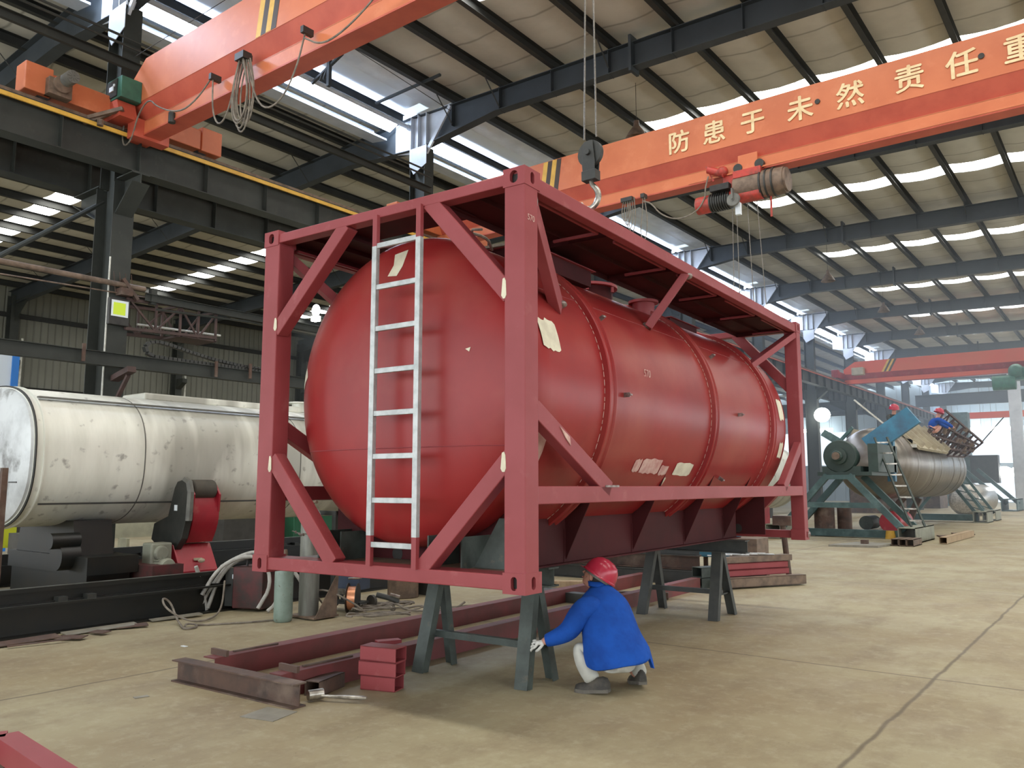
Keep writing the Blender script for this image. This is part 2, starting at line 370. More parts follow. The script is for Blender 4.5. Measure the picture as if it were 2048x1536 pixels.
    def build(s, name, m, parent=None, smooth=False, bevel=0, local=False, angle=38, fix=True):
        me = bpy.data.meshes.new(name)
        vs = s.v
        off = None
        if parent is not None:
            if not local:
                inv = ROOT[parent.name].inverted(); vs = [inv @ p for p in vs]
        else:
            xs = [p.x for p in vs]; ys = [p.y for p in vs]; zs = [p.z for p in vs]
            off = Vector(((min(xs) + max(xs)) / 2, (min(ys) + max(ys)) / 2, min(zs)))
            vs = [p - off for p in vs]
        me.from_pydata([tuple(p) for p in vs], [], s.f)
        if fix:
            bm = bmesh.new(); bm.from_mesh(me); bmesh.ops.recalc_face_normals(bm, faces=bm.faces); bm.to_mesh(me); bm.free()
        me.materials.append(K[m] if isinstance(m, str) else m)
        if smooth:
            me.polygons.foreach_set('use_smooth', [True] * len(me.polygons)); me.set_sharp_from_angle(angle=R(angle))
        o = bpy.data.objects.new(name, me); COL.objects.link(o)
        if parent is not None:
            o.parent = parent; ROOT[o.name] = ROOT[parent.name]
        else:
            o.location = off; ROOT[o.name] = Matrix.Translation(off)
        if bevel:
            b = o.modifiers.new('bevel', 'BEVEL'); b.width = bevel; b.segments = 2; b.limit_method = 'ANGLE'; b.angle_limit = R(40)
        return o

def tag(o, label, cat=None, group=None, kind=None):
    if label: o['label'] = label
    if cat: o['category'] = cat
    if group: o['group'] = group
    if kind: o['kind'] = kind
    return o
def thing(name, label, cat, loc=(0, 0, 0), rz=0.0, group=None):
    o = bpy.data.objects.new(name, None); COL.objects.link(o)
    o.empty_display_size = 0.2
    o.location = loc; o.rotation_euler = (0, 0, rz)
    ROOT[o.name] = Matrix.Translation(Vector(loc)) @ Matrix.Rotation(rz, 4, 'Z')
    return tag(o, label, cat, group)
def struct(o): o['kind'] = 'structure'; return o
def each(name, mt, parent, mbs, label=None, **k):
    out = []
    for q in mbs:
        o = q.build(name, mt, parent, **k)
        if label: o['label'] = label
        out.append(o)
    return out
def copy_tree(o, loc, rz=None, label=None, group=None):
    def cp(x, par):
        c = x.copy(); COL.objects.link(c)
        if par is not None: c.parent = par
        for ch in [q for q in bpy.data.objects if q.parent == x]: cp(ch, c)
        return c
    r = cp(o, None); r.location = loc
    if rz is not None: r.rotation_euler = (0, 0, rz)
    if label: r['label'] = label
    if group: r['group'] = group
    return r

# ================================================================ THE HALL
ordn = ['first', 'second', 'third', 'fourth', 'fifth', 'sixth', 'seventh', 'eighth', 'ninth', 'tenth', 'eleventh', 'twelfth', 'thirteenth', 'fourteenth', 'fifteenth', 'sixteenth', 'seventeenth', 'eighteenth']
FY = [6.6 + 7.5 * k for k in range(-1, 11)]          # frame lines
XC, XL, XR, YE = -13.6, -37.6, 10.4, 82.4
PX = [XC + 0.35 + 1.45 * (k + 0.5) for k in range(0, 16)]
def zroof(x): return 10.88 - (x - XC) * 0.024 if x > XC else 10.86 - (XC - x) * 0.042

struct(MB().box(XL - .2, XR + 4, -14, YE, -0.25, 0).build('floor', 'conc'))
# roof sheets: sagging insulation between purlins, with openings for the skylights
def roof_side(name, xs, skx0, skx1):
    m = MB()
    m2 = MB()
    def cells(y0, y1, x_from, x_to):
        cols = []
        for a, b in zip(xs[:-1], xs[1:]):
            if b <= x_from + 1e-3 or a >= x_to - 1e-3: continue
            cols.append((a, b))
        ny = max(1, int(round((y1 - y0) / 0.75)))
        for a, b in cols:
            K_ = 4
            grid = []
            for j in range(ny + 1):
                y = y0 + (y1 - y0) * j / ny
                grid.append([(a + (b - a) * i / K_, y, zroof(a + (b - a) * i / K_) - 0.07 * math.sin(math.pi * i / K_)) for i in range(K_ + 1)])
            vs = [p for r in grid for p in r]; fs = []
            for j in range(ny):
                for i in range(K_): q = j * (K_ + 1) + i; fs.append((q, q + 1, q + K_ + 2, q + K_ + 1))
            (m2 if abs((a + b) / 2 + 13.3) < 1.35 else m).add(vs, fs)
    for k in range(len(FY) - 1):
        s0, s1 = FY[k] + 4.0, FY[k] + 4.8
        cells(FY[k], s0, -99, 99); cells(s1, FY[k + 1], -99, 99)
        cells(s0, s1, -99, skx0); cells(s0, s1, skx1, 99)
    struct(m.build(name, 'roof', smooth=True, fix=False))
    if m2.v: struct(m2.build('unlined_' + name, 'paleroof', smooth=True, fix=False))
xr = [XC + 0.05] + PX + [XR]
xl = [XC - 1.35 - 1.45 * k for k in range(0, 16)][::-1]
xl = [XL] + [x for x in xl if x > XL + .3]
PXL = xl[1:]
roof_side('ceiling_right', xr, -10.9 + 0.0, XR)
roof_side('ceiling_left', xl, -35.2, -20.5)
# skylights
n = 1
for k in range(len(FY) - 1):
    m = MB(); x0, x1 = -11.0, XR - .5; m.add([(x0, FY[k] + 4.0, zroof(x0) + .08), (x1, FY[k] + 4.0, zroof(x1) + .08), (x1, FY[k] + 4.8, zroof(x1) + .08), (x0, FY[k] + 4.8, zroof(x0) + .08)], [(0, 1, 2, 3)])
    struct(m.build('window_%d' % n, 'skylight')); n += 1
for k in range(0, 4):
    x0, x1 = -35.2, -20.5
    m = MB(); m.add([(x0, FY[k] + 4.0, zroof(x0) + .08), (x1, FY[k] + 4.0, zroof(x1) + .08), (x1, FY[k] + 4.8, zroof(x1) + .08), (x0, FY[k] + 4.8, zroof(x0) + .08)], [(0, 1, 2, 3)])
    struct(m.build('window_%d' % n, 'skylight')); n += 1
# purlins
first = None
for i, x in enumerate(PX):
    m = MB(); m.channel((0, FY[0], 0), (0, YE, 0), 0.24, 0.11, 0.008)
    if first is None:
        m.v = [p + Vector((x, 0, zroof(x) - .13)) for p in m.v]; first = m.build('roof_purlin', 'purlin')
        tag(first, 'dark steel roof purlin over the container bay, %s from the column row' % ordn[i], 'roof purlin', 'purlins under the container bay roof'); x_first = x
    else:
        c = first.copy(); COL.objects.link(c); c.location = first.location + Vector((x - x_first, 0, zroof(x) - zroof(x_first))); c['label'] = 'dark steel roof purlin over the container bay, %s from the column row' % ordn[i]
firstL = None
for i, x in enumerate(PXL):
    c = first.copy(); COL.objects.link(c); c.location = first.location + Vector((x - x_first, 0, zroof(x) - zroof(x_first)))
    c['label'] = 'dark steel roof purlin beyond the column row, %s from the outer wall' % ordn[i]; c['group'] = 'purlins beyond the column row'

# rafters
def rafter(Y, idx):
    t = thing('roof_rafter', 'deep blue grey roof rafter, %s along the column row, spanning the container bay' % ordn[idx], 'rafter', (XC, Y, 10.0))
    m = MB()
    xa, xb, xm, xn = XC - 0.2, XR, -11.2, -4.0
    za, zb, zc_ = zroof(xa) - .26, zroof(xb) - .26, zroof(xm) - .26
    prof = [(xa, 9.72), (xm, 10.02), (xn, 9.84), (xb, zb - .52), (xb, zb), (xa, za)]
    m.prism([(a, b) for a, b in prof], (0, Y - .005, 0), (1, 0, 0), (0, 0, 1), (0, .01, 0))
    m.build('web', 'bluesteel', t)
    f = MB()
    for p, q in zip(prof[:3], prof[1:4]): f.bar((p[0], Y, p[1]), (q[0], Y, q[1]), 0.24, 0.016)
    f.bar((xa, Y, za), (xb, Y, zb), 0.24, 0.016)
    f.build('flange', 'bluesteel', t)
    each('stiffener', 'bluesteel', t, [MB().box(x - .006, x + .006, Y - .115, Y + .115, 10.0 - .025 * (x + 11.2), zroof(x) - .27) for x in PX[:(9 if Y < 45 else 4)]])
    s = MB(); s.box(-7.66, -7.60, Y - .17, Y + .17, 9.82, 10.60); s.build('splice_plate', 'bluesteel', t)
    if Y < 45:
        each('fly_brace', 'purlin', t, [MB().bar((x + .03, Y + q * .75, 10.66), (x + .01, Y + q * .1, 10.06), 0.03, 0.006) for x in (PX[0], PX[1], PX[3], PX[6]) for q in (-1, 1)])
def rafterL(Y, idx):
    t = thing('roof_rafter', 'dark roof rafter beyond the column row, %s along it, sloping down to the outer wall' % ordn[idx], 'rafter', (XC, Y, 9.5))
    za, zb = 10.62, 10.62 - 24 * .042
    m = MB()
    m.prism([(XC + .2, 9.72), (XC - 2.6, 9.92), (XL, zb - .62), (XL, zb), (XC, za)], (0, Y - .005, 0), (1, 0, 0), (0, 0, 1), (0, .01, 0))
    m.build('web', 'bluesteel', t)
    f = MB(); f.bar((XC + .2, Y, 9.72), (XC - 2.6, Y, 9.92), .24, .016); f.bar((XC - 2.6, Y, 9.92), (XL, Y, zb - .62), .24, .016); f.bar((XC, Y, za), (XL, Y, zb), .24, .016)
    f.build('flange', 'bluesteel', t)
    each('fly_brace', 'purlin', t, [MB().bar((PXL[i], Y - .75, zroof(PXL[i]) - .2), (PXL[i], Y - .1, zroof(PXL[i]) - .85), .03, .006) for i in (2, 5, 8, 11, 13)])
for i, Y in enumerate(FY):
    if i == 0: continue
    rafter(Y, i - 1)
    if Y < 50: rafterL(Y, i - 1)
# bay 0 (behind the first frame) still carries the roof edge

# columns of the middle row
def column(Y, idx):
    t = thing('steel_column', 'tall grey steel H column carrying the crane runways, %s of the middle row' % ordn[idx], 'column', (XC, Y, 0))
    m = MB()
    m.ibeam((XC, Y, 0.02), (XC, Y, 6.5), 0.62, 0.36, 0.014, 0.02, up=(1, 0, 0)); m.build('lower_shaft', 'steel', t)
    m = MB(); m.ibeam((XC, Y, 6.5), (XC, Y, 9.72), 0.50, 0.32, 0.012, 0.018, up=(1, 0, 0)); m.build('upper_shaft', 'steel', t)
    # brackets carrying the runways
    for sgn, xb in ((1, -12.95), (-1, -14.65)):
        m = MB()
        xo = xb + sgn * .18
        xi = XC + sgn * .31
        m.prism([(xi, 6.55), (xo, 6.55), (xo, 6.40), (xi, 5.95)], (0, Y - .008, 0), (1, 0, 0), (0, 0, 1), (0, .016, 0))
        m.bar((xi, Y, 6.56), (xo, Y, 6.56), .30, .02); m.bar((xi, Y, 5.95), (xo, Y, 6.40), .30, .016)
        m.build('runway_bracket', 'steel', t)
    # head gussets joining the rafters, paled to draw the sun patches there
    m = MB()
    m.prism([(XC - .9, 9.80), (XC - .27, 9.66), (XC + .27, 9.66), (XC + 1.0, 10.66), (XC - .9, 10.60)], (0, Y - .028, 0), (1, 0, 0), (0, 0, 1), (0, .012, 0))
    for dx in (-.26, -.02, .26): m.box(XC + dx - .008, XC + dx + .008, Y - .14, Y - .02, 9.70, 10.6)
    m.bar((XC + .25, Y - .10, 9.55), (XC + 1.02, Y - .10, 10.55), .05, .09)
    m.build('sunlit_head_gusset', 'lightsteel', t)
    m = MB(); m.prism([(XC + .26, 9.72), (XC + .33, 9.72), (XC + .33, 9.25), (XC - .1, 9.05), (XC - .24, 9.3), (XC - .24, 9.72)], (0, Y - .19, 0), (1, 0, 0), (0, 0, 1), (0, .012, 0))
    m.build('cap_plate', 'lightsteel', t)
    m = MB(); m.box(XC - .42, XC + .42, Y - .26, Y + .26, 0, .025); m.build('base_plate', 'steel', t)
    return t
for i, Y in enumerate(FY):
    if i: column(Y, i - 1)

# runway girders, rails and power bar
def runway(xb, label, rail_label=None):
    t = thing('crane_runway', label, 'crane runway', (xb, FY[0], 6.57))
    m = MB(); m.ibeam((xb, FY[0] - .5, 6.89), (xb, YE - 2, 6.89), 0.62, 0.30, .012, .018); m.build('girder', 'steel', t)
    each('stiffener', 'steel', t, [MB().box(xb - .12, xb + .12, FY[0] + 1.25 * q - .006, FY[0] + 1.25 * q + .006, 6.6, 7.18) for q in range(60)])
    r = MB(); r.box(xb - .035, xb + .035, FY[0] - .5, YE - 2, 7.20, 7.30); r.box(xb - .07, xb + .07, FY[0] - .5, YE - 2, 7.20, 7.215)
    r.build('rail', 'dusty', t)
    return t
rw = runway(-12.95, 'grey riveted crane runway girder on the container side of the columns')
m = MB(); m.box(-12.77, -12.74, FY[0], 28, 7.09, 7.155); tag(m.build('power_bar', 'yellow', rw), 'yellow conductor bar')
m = MB(); m.box(-12.80, -12.73, 28, YE - 4, 7.10, 7.14); m.build('power_bar', 'cranered', rw)
runway(-14.65, 'grey crane runway girder on the far side of the columns')

# gutter and its bright translucent strip, one per bay
for k in range(0, len(FY) - 1):
    y0, y1 = FY[k] + .13, FY[k + 1] - .13
    g = MB()
    g.prism([(-15.25, 10.30), (-14.72, 10.22), (-14.72, 10.27), (-15.20, 10.35), (-15.20, 10.62), (-15.25, 10.62)], (0, y0, 0), (1, 0, 0), (0, 0, 1), (0, y1 - y0, 0))
    yy = y0 + .3
    while yy < y1 - .2:
        g.prism([(-14.95, 10.27), (-14.88, 10.40), (-14.81, 10.27)], (0, yy, 0), (1, 0, 0), (0, 0, 1), (0, .03, 0)); yy += .55
    tag(g.build('valley_gutter', 'lightsteel'), 'pale metal valley gutter over the column row, %s length down the hall' % ordn[k], 'gutter', 'valley gutters above the column row')
    w = MB(); w.add([(-14.62, y0, 10.42), (-14.62, y1, 10.42), (-14.28, y1, 10.58), (-14.28, y0, 10.58)], [(0, 1, 2, 3)])
    struct(w.build('window_%d' % n, 'strip')); n += 1
    b = MB(); b.channel((-14.15, y0, 10.62), (-14.15, y1, 10.62), .20, .07, .006); b.v  # valley purlin
    tag(b.build('valley_purlin', 'bluesteel'), 'blue grey purlin beside the bright strip over the column row, %s length down the hall' % ordn[k], 'roof purlin', 'purlins beside the bright strips')
    u = MB(); u.add([(-15.6, y0 - .3, 10.79), (-13.5, y0 - .3, 10.87), (-13.5, y1 + .3, 10.87), (-15.6, y1 + .3, 10.79)], [(0, 1, 2, 3)])
    struct(u.build('trim_%d' % (k + 1), 'panelwhite'))
# pipe beside the strip, with fittings
m = MB(); m.tube((-13.95, 5.0, 10.36), (-13.95, 13.95, 10.36), .055, n=10)
m.tube((-13.95, 13.9, 10.36), (-13.95, 14.05, 10.36), .075, n=10)
tag(m.build('sprinkler_pipe', 'lightsteel', smooth=True), 'pale pipe ending at the second column head beside the bright strip', 'pipe')
t = thing('hanger_bracket', 'steel hanger with forked lugs under the pale roof beside the pipe', 'bracket', (-13.3, 10.9, 10.1))
m = MB(); m.box(-13.35, -13.27, 10.85, 10.93, 10.0, 10.84); m.bar((-13.9, 10.9, 10.25), (-12.9, 10.9, 10.62), .06, .05)
for d in (0, .12, .24): m.bar((-13.62 + d, 10.9, 10.22), (-13.52 + d, 10.9, 10.42), .05, .03)
m.build('arm', 'bluesteel', t)
# roof tie rods and tie beams
m = MB(); m.bar((-14.0, 12.9, 10.60), (-11.9, 12.9, 10.66), .06, .05)
tag(m.build('tie_beam', 'bluesteel'), 'short cross tie between purlins beside the second column head', 'tie beam')
m = MB(); m.path([(-12.5, 9.2, 10.7), (-12.2, 13.6, 10.15)], .008, 5)
tag(m.build('tie_rod', 'purlin'), 'thin tie rod slanting under the roof before the second rafter', 'tie rod')
# high-bay lamps hanging from the rafters
def highbay(x, y, z, label):
    t = thing('pendant_lamp', label, 'lamp', (x, y, z))
    m = MB(); m.lathe((x, y, z), (0, 0, 1), [(.26, 0), (.25, .02), (.17, .16), (.07, .30), (.06, .42)], 24, cap0=False); m.build('reflector', 'dusty', t, smooth=True)
    m = MB(); m.tube((x, y, z + .42), (x, y, 10.86), .006, n=5); m.build('cord', 'black', t)
highbay(-8.62, 16.0, 9.36, 'dusty bell shaped pendant lamp above the lettered crane girder')
highbay(-8.7, 30.8, 9.0, 'dusty bell shaped pendant lamp, over the hoist of the lettered crane')
highbay(-8.5, 38.3, 9.1, 'dusty bell shaped pendant lamp beyond the third visible rafter')
highbay(-8.5, 45.8, 9.2, 'dusty bell shaped pendant lamp far above the rotating fixture')

# outer wall beyond the column row
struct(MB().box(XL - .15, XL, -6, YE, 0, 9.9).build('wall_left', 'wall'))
for i, z in enumerate((2.2, 3.9, 5.5, 7.1, 8.6)):
    m = MB(); m.channel((XL + .12, -2, z), (XL + .12, 50, z), .20, .07, .008)
    tag(m.build('wall_girt', 'purlin'), 'dark horizontal girt along the outer wall, %s from the floor' % ordn[i], 'wall girt')
for i, Y in enumerate(FY[1:6]):
    m = MB(); m.ibeam((XL + .35, Y, 0), (XL + .35, Y, 9.4), .45, .34, .012, .018, up=(1, 0, 0))
    m.prism([(XL + .58, 9.2), (XL + 2.0, 9.25), (XL + .58, 8.3)], (0, Y - .01, 0), (1, 0, 0), (0, 0, 1), (0, .02, 0))
    m.prism([(XL + .58, 6.6), (XL + 1.1, 6.6), (XL + 1.1, 6.4), (XL + .58, 6.1)], (0, Y - .12, 0), (1, 0, 0), (0, 0, 1), (0, .24, 0))
    tag(m.build('steel_column', 'steel'), 'dark steel column against the outer wall, %s along it' % ordn[i], 'column')
    m = MB(); m.tube((XL + .55, Y + .35, 0.0), (XL + .55, Y + .35, 7.6), .05, n=8)
    tag(m.build('rainwater_pipe', 'whitepipe', smooth=True), 'thin white downpipe beside the %s dark column of the outer wall' % ordn[i], 'pipe')
# wall on the right with daylight openings, wall behind the camera with a doorway
m = MB(); m.box(XR, XR + .15, -14, YE, 5.2, 10.9); m.box(XR, XR + .15, -14, YE, 0, 1.3)
for k in range(13): m.box(XR, XR + .15, -14 + 7.5 * k, -13.2 + 7.5 * k, 1.3, 5.2)
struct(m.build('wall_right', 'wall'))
m = MB(); m.box(XL, -26, -14.2, -14, 0, 10.9); m.box(9, XR, -14.2, -14, 0, 10.9); m.box(-26, 9, -14.2, -14, 8.6, 10.9)
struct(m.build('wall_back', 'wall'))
m = MB(); m.box(XL, XR, -14, FY[0], 10.9, 11.0); struct(m.build('ceiling_back', 'roof'))
# end wall
m = MB(); m.box(XL, XR, YE, YE + .2, 0, 11); struct(m.build('wall_far', 'endwall'))
m = MB(); m.box(-30, XR - 1, YE - .02, YE - .01, 3.4, 6.6); struct(m.build('window_%d' % n, 'farwin')); n += 1
m = MB(); m.box(-12.5, -7.0, YE - .02, YE - .01, 0.05, 2.9); struct(m.build('door_1', 'farwin'))
for i, (x0, x1, z) in enumerate(((-13.2, -10.4, 6.15), (-10.2, -8.0, 6.15), (-26.5, -23.2, 6.6))):
    t = thing('tube_light', 'x', 'lamp', (x0, YE - 1.15, z))
    MB().box(x0, x1, YE - 1.2, YE - 1.1, z, z + .35).build('tube', 'farlamp', t)
    each('hanger_rod', 'steel', t, [MB().box(q, q + .03, YE - 1.17, YE - 1.14, z + .35, 10.85) for q in (x0 + .3, x1 - .3)])
    tag(t, 'glowing tube light before the end wall, %s' % ('above the dark column machine', 'beside the slim mast', 'beyond the container frame')[i], 'lamp')
for i, (x, z, r) in enumerate(((-9.7, 2.3, .55), (-8.9, 2.3, .5), (-6.9, 2.3, .6), (-6.1, 2.3, .6))):
    m = MB(); m.ball((x, 61, z), r * .8, .1, r * .62, 14, 8)
    tag(m.build('work_light', 'farlamp', smooth=True), 'blinding white work light low at the far end, %s' % ('outermost from the slim mast', 'beside the dark column machine', 'just past the slim mast', 'last beyond the slim mast')[i], 'lamp')
m = MB(); m.ball((-12.95, 43.6, 5.1), .42, .1, .38, 14, 8); m.box(-13.2, -13.0, 43.66, 43.95, 5.05, 5.12); tag(m.build('work_light', 'farlamp', smooth=True), 'round bright lamp on a column just past the rear container post', 'lamp')
m = MB(); m.ball((-13.2, 10.64, 5.0), .10, .07, .13, 12, 8); m.box(-13.28, -13.12, 10.58, 10.7, 4.78, 4.88); tag(m.build('work_light', 'lampglass', smooth=True), 'small bright lamp glimpsed between the tank head and the brace', 'lamp')
# distant cross beams and far crane frames
m = MB(); m.ibeam((-13.6, 70, 8.0), (XR, 70, 8.0), .9, .4, .02, .03); tag(m.build('cross_beam', 'bluesteel'), 'wide grey cross beam high before the end wall', 'beam')
for i, Y in enumerate((62, 66)):
    m = MB(); m.ibeam((-34, Y, 7.2), (-14.8, Y, 7.2), .7, .4, .02, .03); tag(m.build('cross_beam', 'bluesteel'), 'grey cross beam far beyond the column row, %s' % ('the nearer one', 'the farther one')[i], 'beam')
m = MB(); m.box(-8.8, -5.6, 62, 62.5, 5.9, 6.3); tag(m.build('crane_girder', 'orangered'), 'short red crane part far behind the slim mast', 'crane')

# ================================================================ CRANES
def text_part(s, size, loc, rot, m, parent, bold=0.012, depth=0.004, name='lettering'):
    cu = bpy.data.curves.new(name, 'FONT'); cu.body = s; cu.size = size; cu.offset = bold; cu.extrude = depth
    cu.align_x = 'CENTER'; cu.align_y = 'CENTER'; cu.resolution_u = 4
    o = bpy.data.objects.new('tmp_text', cu); COL.objects.link(o)
    bpy.context.view_layer.update()
    dg = bpy.context.evaluated_depsgraph_get()
    me = bpy.data.meshes.new_from_object(o.evaluated_get(dg))
    bpy.data.objects.remove(o); bpy.data.curves.remove(cu)
    me.name = name
    M4 = Matrix.Translation(Vector(loc)) @ rot.to_4x4()
    if parent is not None: M4 = ROOT[parent.name].inverted() @ M4
    me.transform(M4)
    me.materials.clear(); me.materials.append(K[m])
    q = bpy.data.objects.new(name, me); COL.objects.link(q)
    if parent is not None: q.parent = parent; ROOT[q.name] = ROOT[parent.name]
    return q
FRONT = Matrix(((1, 0, 0), (0, 0, -1), (0, 1, 0)))     # text facing -y, upright

def girder(label, Yc, x0, x1, mt, shade_mt, zt=8.38, stripe=None, slant=0.42):
    t = thing('overhead_crane', label, 'crane', (x0, Yc, 7.1))
    def sec(x, top):
        h = .21
        return [Vector(p) for p in [(x, Yc - h, top), (x, Yc - h, 7.66), (x, Yc + h, 7.66), (x, Yc + h, top)]]
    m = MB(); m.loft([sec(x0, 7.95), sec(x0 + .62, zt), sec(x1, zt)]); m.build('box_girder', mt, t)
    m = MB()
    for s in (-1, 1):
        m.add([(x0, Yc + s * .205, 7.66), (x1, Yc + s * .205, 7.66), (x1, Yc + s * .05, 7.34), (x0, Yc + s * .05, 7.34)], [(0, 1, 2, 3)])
    m.build('sloping_web', shade_mt, t)  # darker red puts shade into the sloping faces and the flange below
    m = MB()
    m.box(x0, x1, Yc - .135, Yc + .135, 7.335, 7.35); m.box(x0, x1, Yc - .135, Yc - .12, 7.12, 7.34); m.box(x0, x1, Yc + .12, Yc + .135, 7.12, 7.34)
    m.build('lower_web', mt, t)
    m = MB(); m.box(x0, x1, Yc - .15, Yc + .15, 7.10, 7.125); m.build('bottom_flange', shade_mt, t)
    if stripe is not None:
        for i, c in enumerate(('yellow', 'brownstripe', 'yellow', 'brownstripe')):
            a = stripe + i * .115
            m = MB(); y = Yc - .214
            m.prism([(a, 7.67), (a + .115, 7.67), (a + .115 + slant, zt - .01), (a + slant, zt - .01)], (0, y, 0), (1, 0, 0), (0, 0, 1), (0, .006, 0))
            tag(m.build('hazard_stripe', c, t), 'yellow hazard stripe' if c == 'yellow' else 'dark brown hazard stripe')
    return t
def carriage(t, Yc, xr, half, mt, motor=True):
    m = MB(); m.box(xr - .14, xr + .14, Yc - half + .35, Yc + half - .35, 7.36, 7.72)
    for s in (-1, 1):
        y = Yc + s * (half - .18)
        m.box(xr - .17, xr + .17, y - .20, y + .20, 7.34, 7.78)
    o = m.build('end_carriage', mt, t, bevel=.015)
    m = MB()
    for s in (-1, 1):
        y = Yc + s * (half - .30); m.tube((xr - .06, y, 7.43), (xr + .06, y, 7.43), .13, n=20)
    m.build('wheel', 'black', t, smooth=True)
    if motor:
        y = Yc - half + .45
        m = MB(); m.tube((xr + .12, y, 7.52), (xr + .34, y, 7.52), .13, n=16); m.box(xr + .12, xr + .30, y - .18, y + .16, 7.34, 7.60); m.build('gearbox', 'dusty', t, smooth=True)
        m = MB(); m.tube((xr + .26, y + .05, 7.60), (xr + .56, y + .05, 7.60), .10, n=18)
        for k in range(10):
            a = 2 * math.pi * k / 10; m.bar((xr + .565, y + .05 + .02 * math.cos(a), 7.6 + .02 * math.sin(a)), (xr + .565, y + .05 + .085 * math.cos(a), 7.6 + .085 * math.sin(a)), .014, .01, (1, 0, 0))
        m.build('drive_motor', 'guardedge', t, smooth=True)

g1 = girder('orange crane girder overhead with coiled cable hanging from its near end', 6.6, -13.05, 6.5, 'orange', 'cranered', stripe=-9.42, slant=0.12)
carriage(g1, 6.42, -12.98, 1.64, 'orange')
m = MB(); m.box(-12.96, -12.5, 6.05, 6.39, 7.62, 7.98); o = m.build('control_box', 'green', g1, bevel=.01)
m = MB(); m.box(-12.94, -12.62, 6.035, 6.055, 7.66, 7.95); tag(m.build('box_door', 'black', g1), 'open black front of the green control box')
m = MB(); m.box(-12.84, -12.72, 6.02, 6.036, 7.76, 7.84); m.box(-12.72, -12.68, 6.02, 6.036, 7.83, 7.87); m.build('fuse_label', 'panelwhite', g1)
m = MB(); m.box(-12.72, -12.50, 6.30, 6.9, 7.05, 7.36); m.prism([(-13.0, 7.30), (-12.5, 7.30), (-12.62, 7.60), (-13.0, 7.62)], (0, 6.05, 0), (1, 0, 0), (0, 0, 1), (0, .3, 0)); m.build('corner_plate', 'cranered', g1)
m = MB(); m.bar((-12.9, 5.75, 7.25), (-12.5, 6.1, 7.42), .07, .06); m.bar((-12.95, 5.7, 7.15), (-12.7, 6.0, 7.36), .05, .05); m.tube((-12.7, 5.85, 7.1), (-12.7, 5.85, 7.2), .05, n=8); m.build('collector_arm', 'dusty', g1)
m = MB(); m.tube((-11.62, 6.44, 7.06), (-11.62, 6.44, 7.22), .055, n=12); m.build('buffer', 'guard', g1, smooth=True)
m = MB(); m.path([(-12.8, 6.38, 8.52), (-5, 6.38, 8.6), (6, 6.38, 8.55)], .006, 5); m.build('stay_wire', 'black', g1)
# festoon cable
fest = [[(-12.75, 7.5), (-12.9, 7.1), (-12.80, 6.85), (-12.55, 6.95), (-12.42, 7.3), (-12.1, 7.5), (-11.8, 7.25), (-11.17, 6.98), (-10.7, 7.05), (-10.3, 7.30)],
        [(-10.3, 7.30), (-10.28, 6.75), (-10.10, 6.46), (-9.88, 6.60), (-9.72, 7.1)],
        [(-9.45, 7.2), (-9.25, 6.65), (-8.98, 6.38), (-8.62, 6.45), (-8.35, 6.8), (-8.21, 7.2)],
        [(-8.21, 7.15), (-7.9, 6.95), (-7.55, 6.95), (-7.1, 7.1), (-6.75, 7.3), (-6.3, 7.32), (-5.6, 7.1), (-5.0, 7.2)]]
for pts in fest:
    m = MB(); m.path([(x, 6.30, z + .06) for x, z in pts], .013, 6, smooth=2); tag(m.build('festoon_cable', 'cable', g1, smooth=True), 'drooping festoon cable')
m = MB()
for x, z in ((-10.3, 7.32), (-9.55, 7.40), (-8.21, 7.30), (-5.0, 7.3)): m.box(x - .03, x + .03, 6.25, 6.42, z - .03, z + .06)
m.build('cable_hanger', 'guard', g1)
random.seed(3)
for i in range(6):
    w = .16 + .05 * random.random(); d = .75 + .35 * random.random(); x = -9.5 + random.uniform(-.06, .06); y = 6.24 + .015 * i
    m = MB(); m.path([(x - .04, y, 7.34), (x - w, y, 7.34 - d * .45), (x - w * .8, y, 7.34 - d * .85), (x, y, 7.34 - d), (x + w * .8, y, 7.34 - d * .85), (x + w, y, 7.34 - d * .45), (x + .04, y, 7.34)], .012, 6, smooth=2)
    tag(m.build('coiled_cable', 'cable', g1, smooth=True), 'loop of coiled cable')
m = MB(); m.box(-9.62, -9.42, 6.2, 6.34, 7.32, 7.42); m.build('cable_clamp', 'guard', g1)
# hook of the first crane: rope falls, block and hook (its hoist is above the frame)
hk = thing('crane_hook', 'steel crane hook and pulley block hanging on two ropes above the container', 'crane hook', (-4.09, 6.65, 4.2))
m = MB(); m.tube((-4.17, 6.65, 4.86), (-4.13, 6.65, 7.05), .009, n=6); m.build('wire_rope', 'rope', hk, smooth=True)
m = MB(); m.tube((-4.03, 6.65, 4.86), (-4.05, 6.65, 7.05), .009, n=6); m.build('wire_rope', 'rope', hk, smooth=True)
m = MB(); m.tube((-4.10, 6.625, 4.70), (-4.10, 6.675, 4.70), .135, n=28, up=(0, 0, 1)); m.build('pulley', 'guard', hk, smooth=True)
m = MB()
for s in (-1, 1):
    m.prism([(-.075, .40), (-.05, .62), (.05, .62), (.075, .40), (.06, .22), (-.06, .22)], (-4.10, 6.65 + s * .042 - .006, 4.20), (1, 0, 0), (0, 0, 1), (0, .012, 0))
m.box(-4.18, -4.02, 6.60, 6.70, 4.42, 4.52); m.tube((-4.10, 6.57, 4.70), (-4.10, 6.73, 4.70), .03, n=10)
m.build('block_cheek', 'guard', hk, bevel=.004)
m = MB()
hp = [(0, .235), (0, .17), (.045, .13), (.085, .07), (.085, 0), (.045, -.065), (-.03, -.085), (-.095, -.05), (-.115, .01)]
rad = [.022, .024, .028, .034, .036, .036, .030, .022, .012]
rings = []
pts = [Vector((-4.10 + a, 6.65, 4.22 + b)) for a, b in hp]
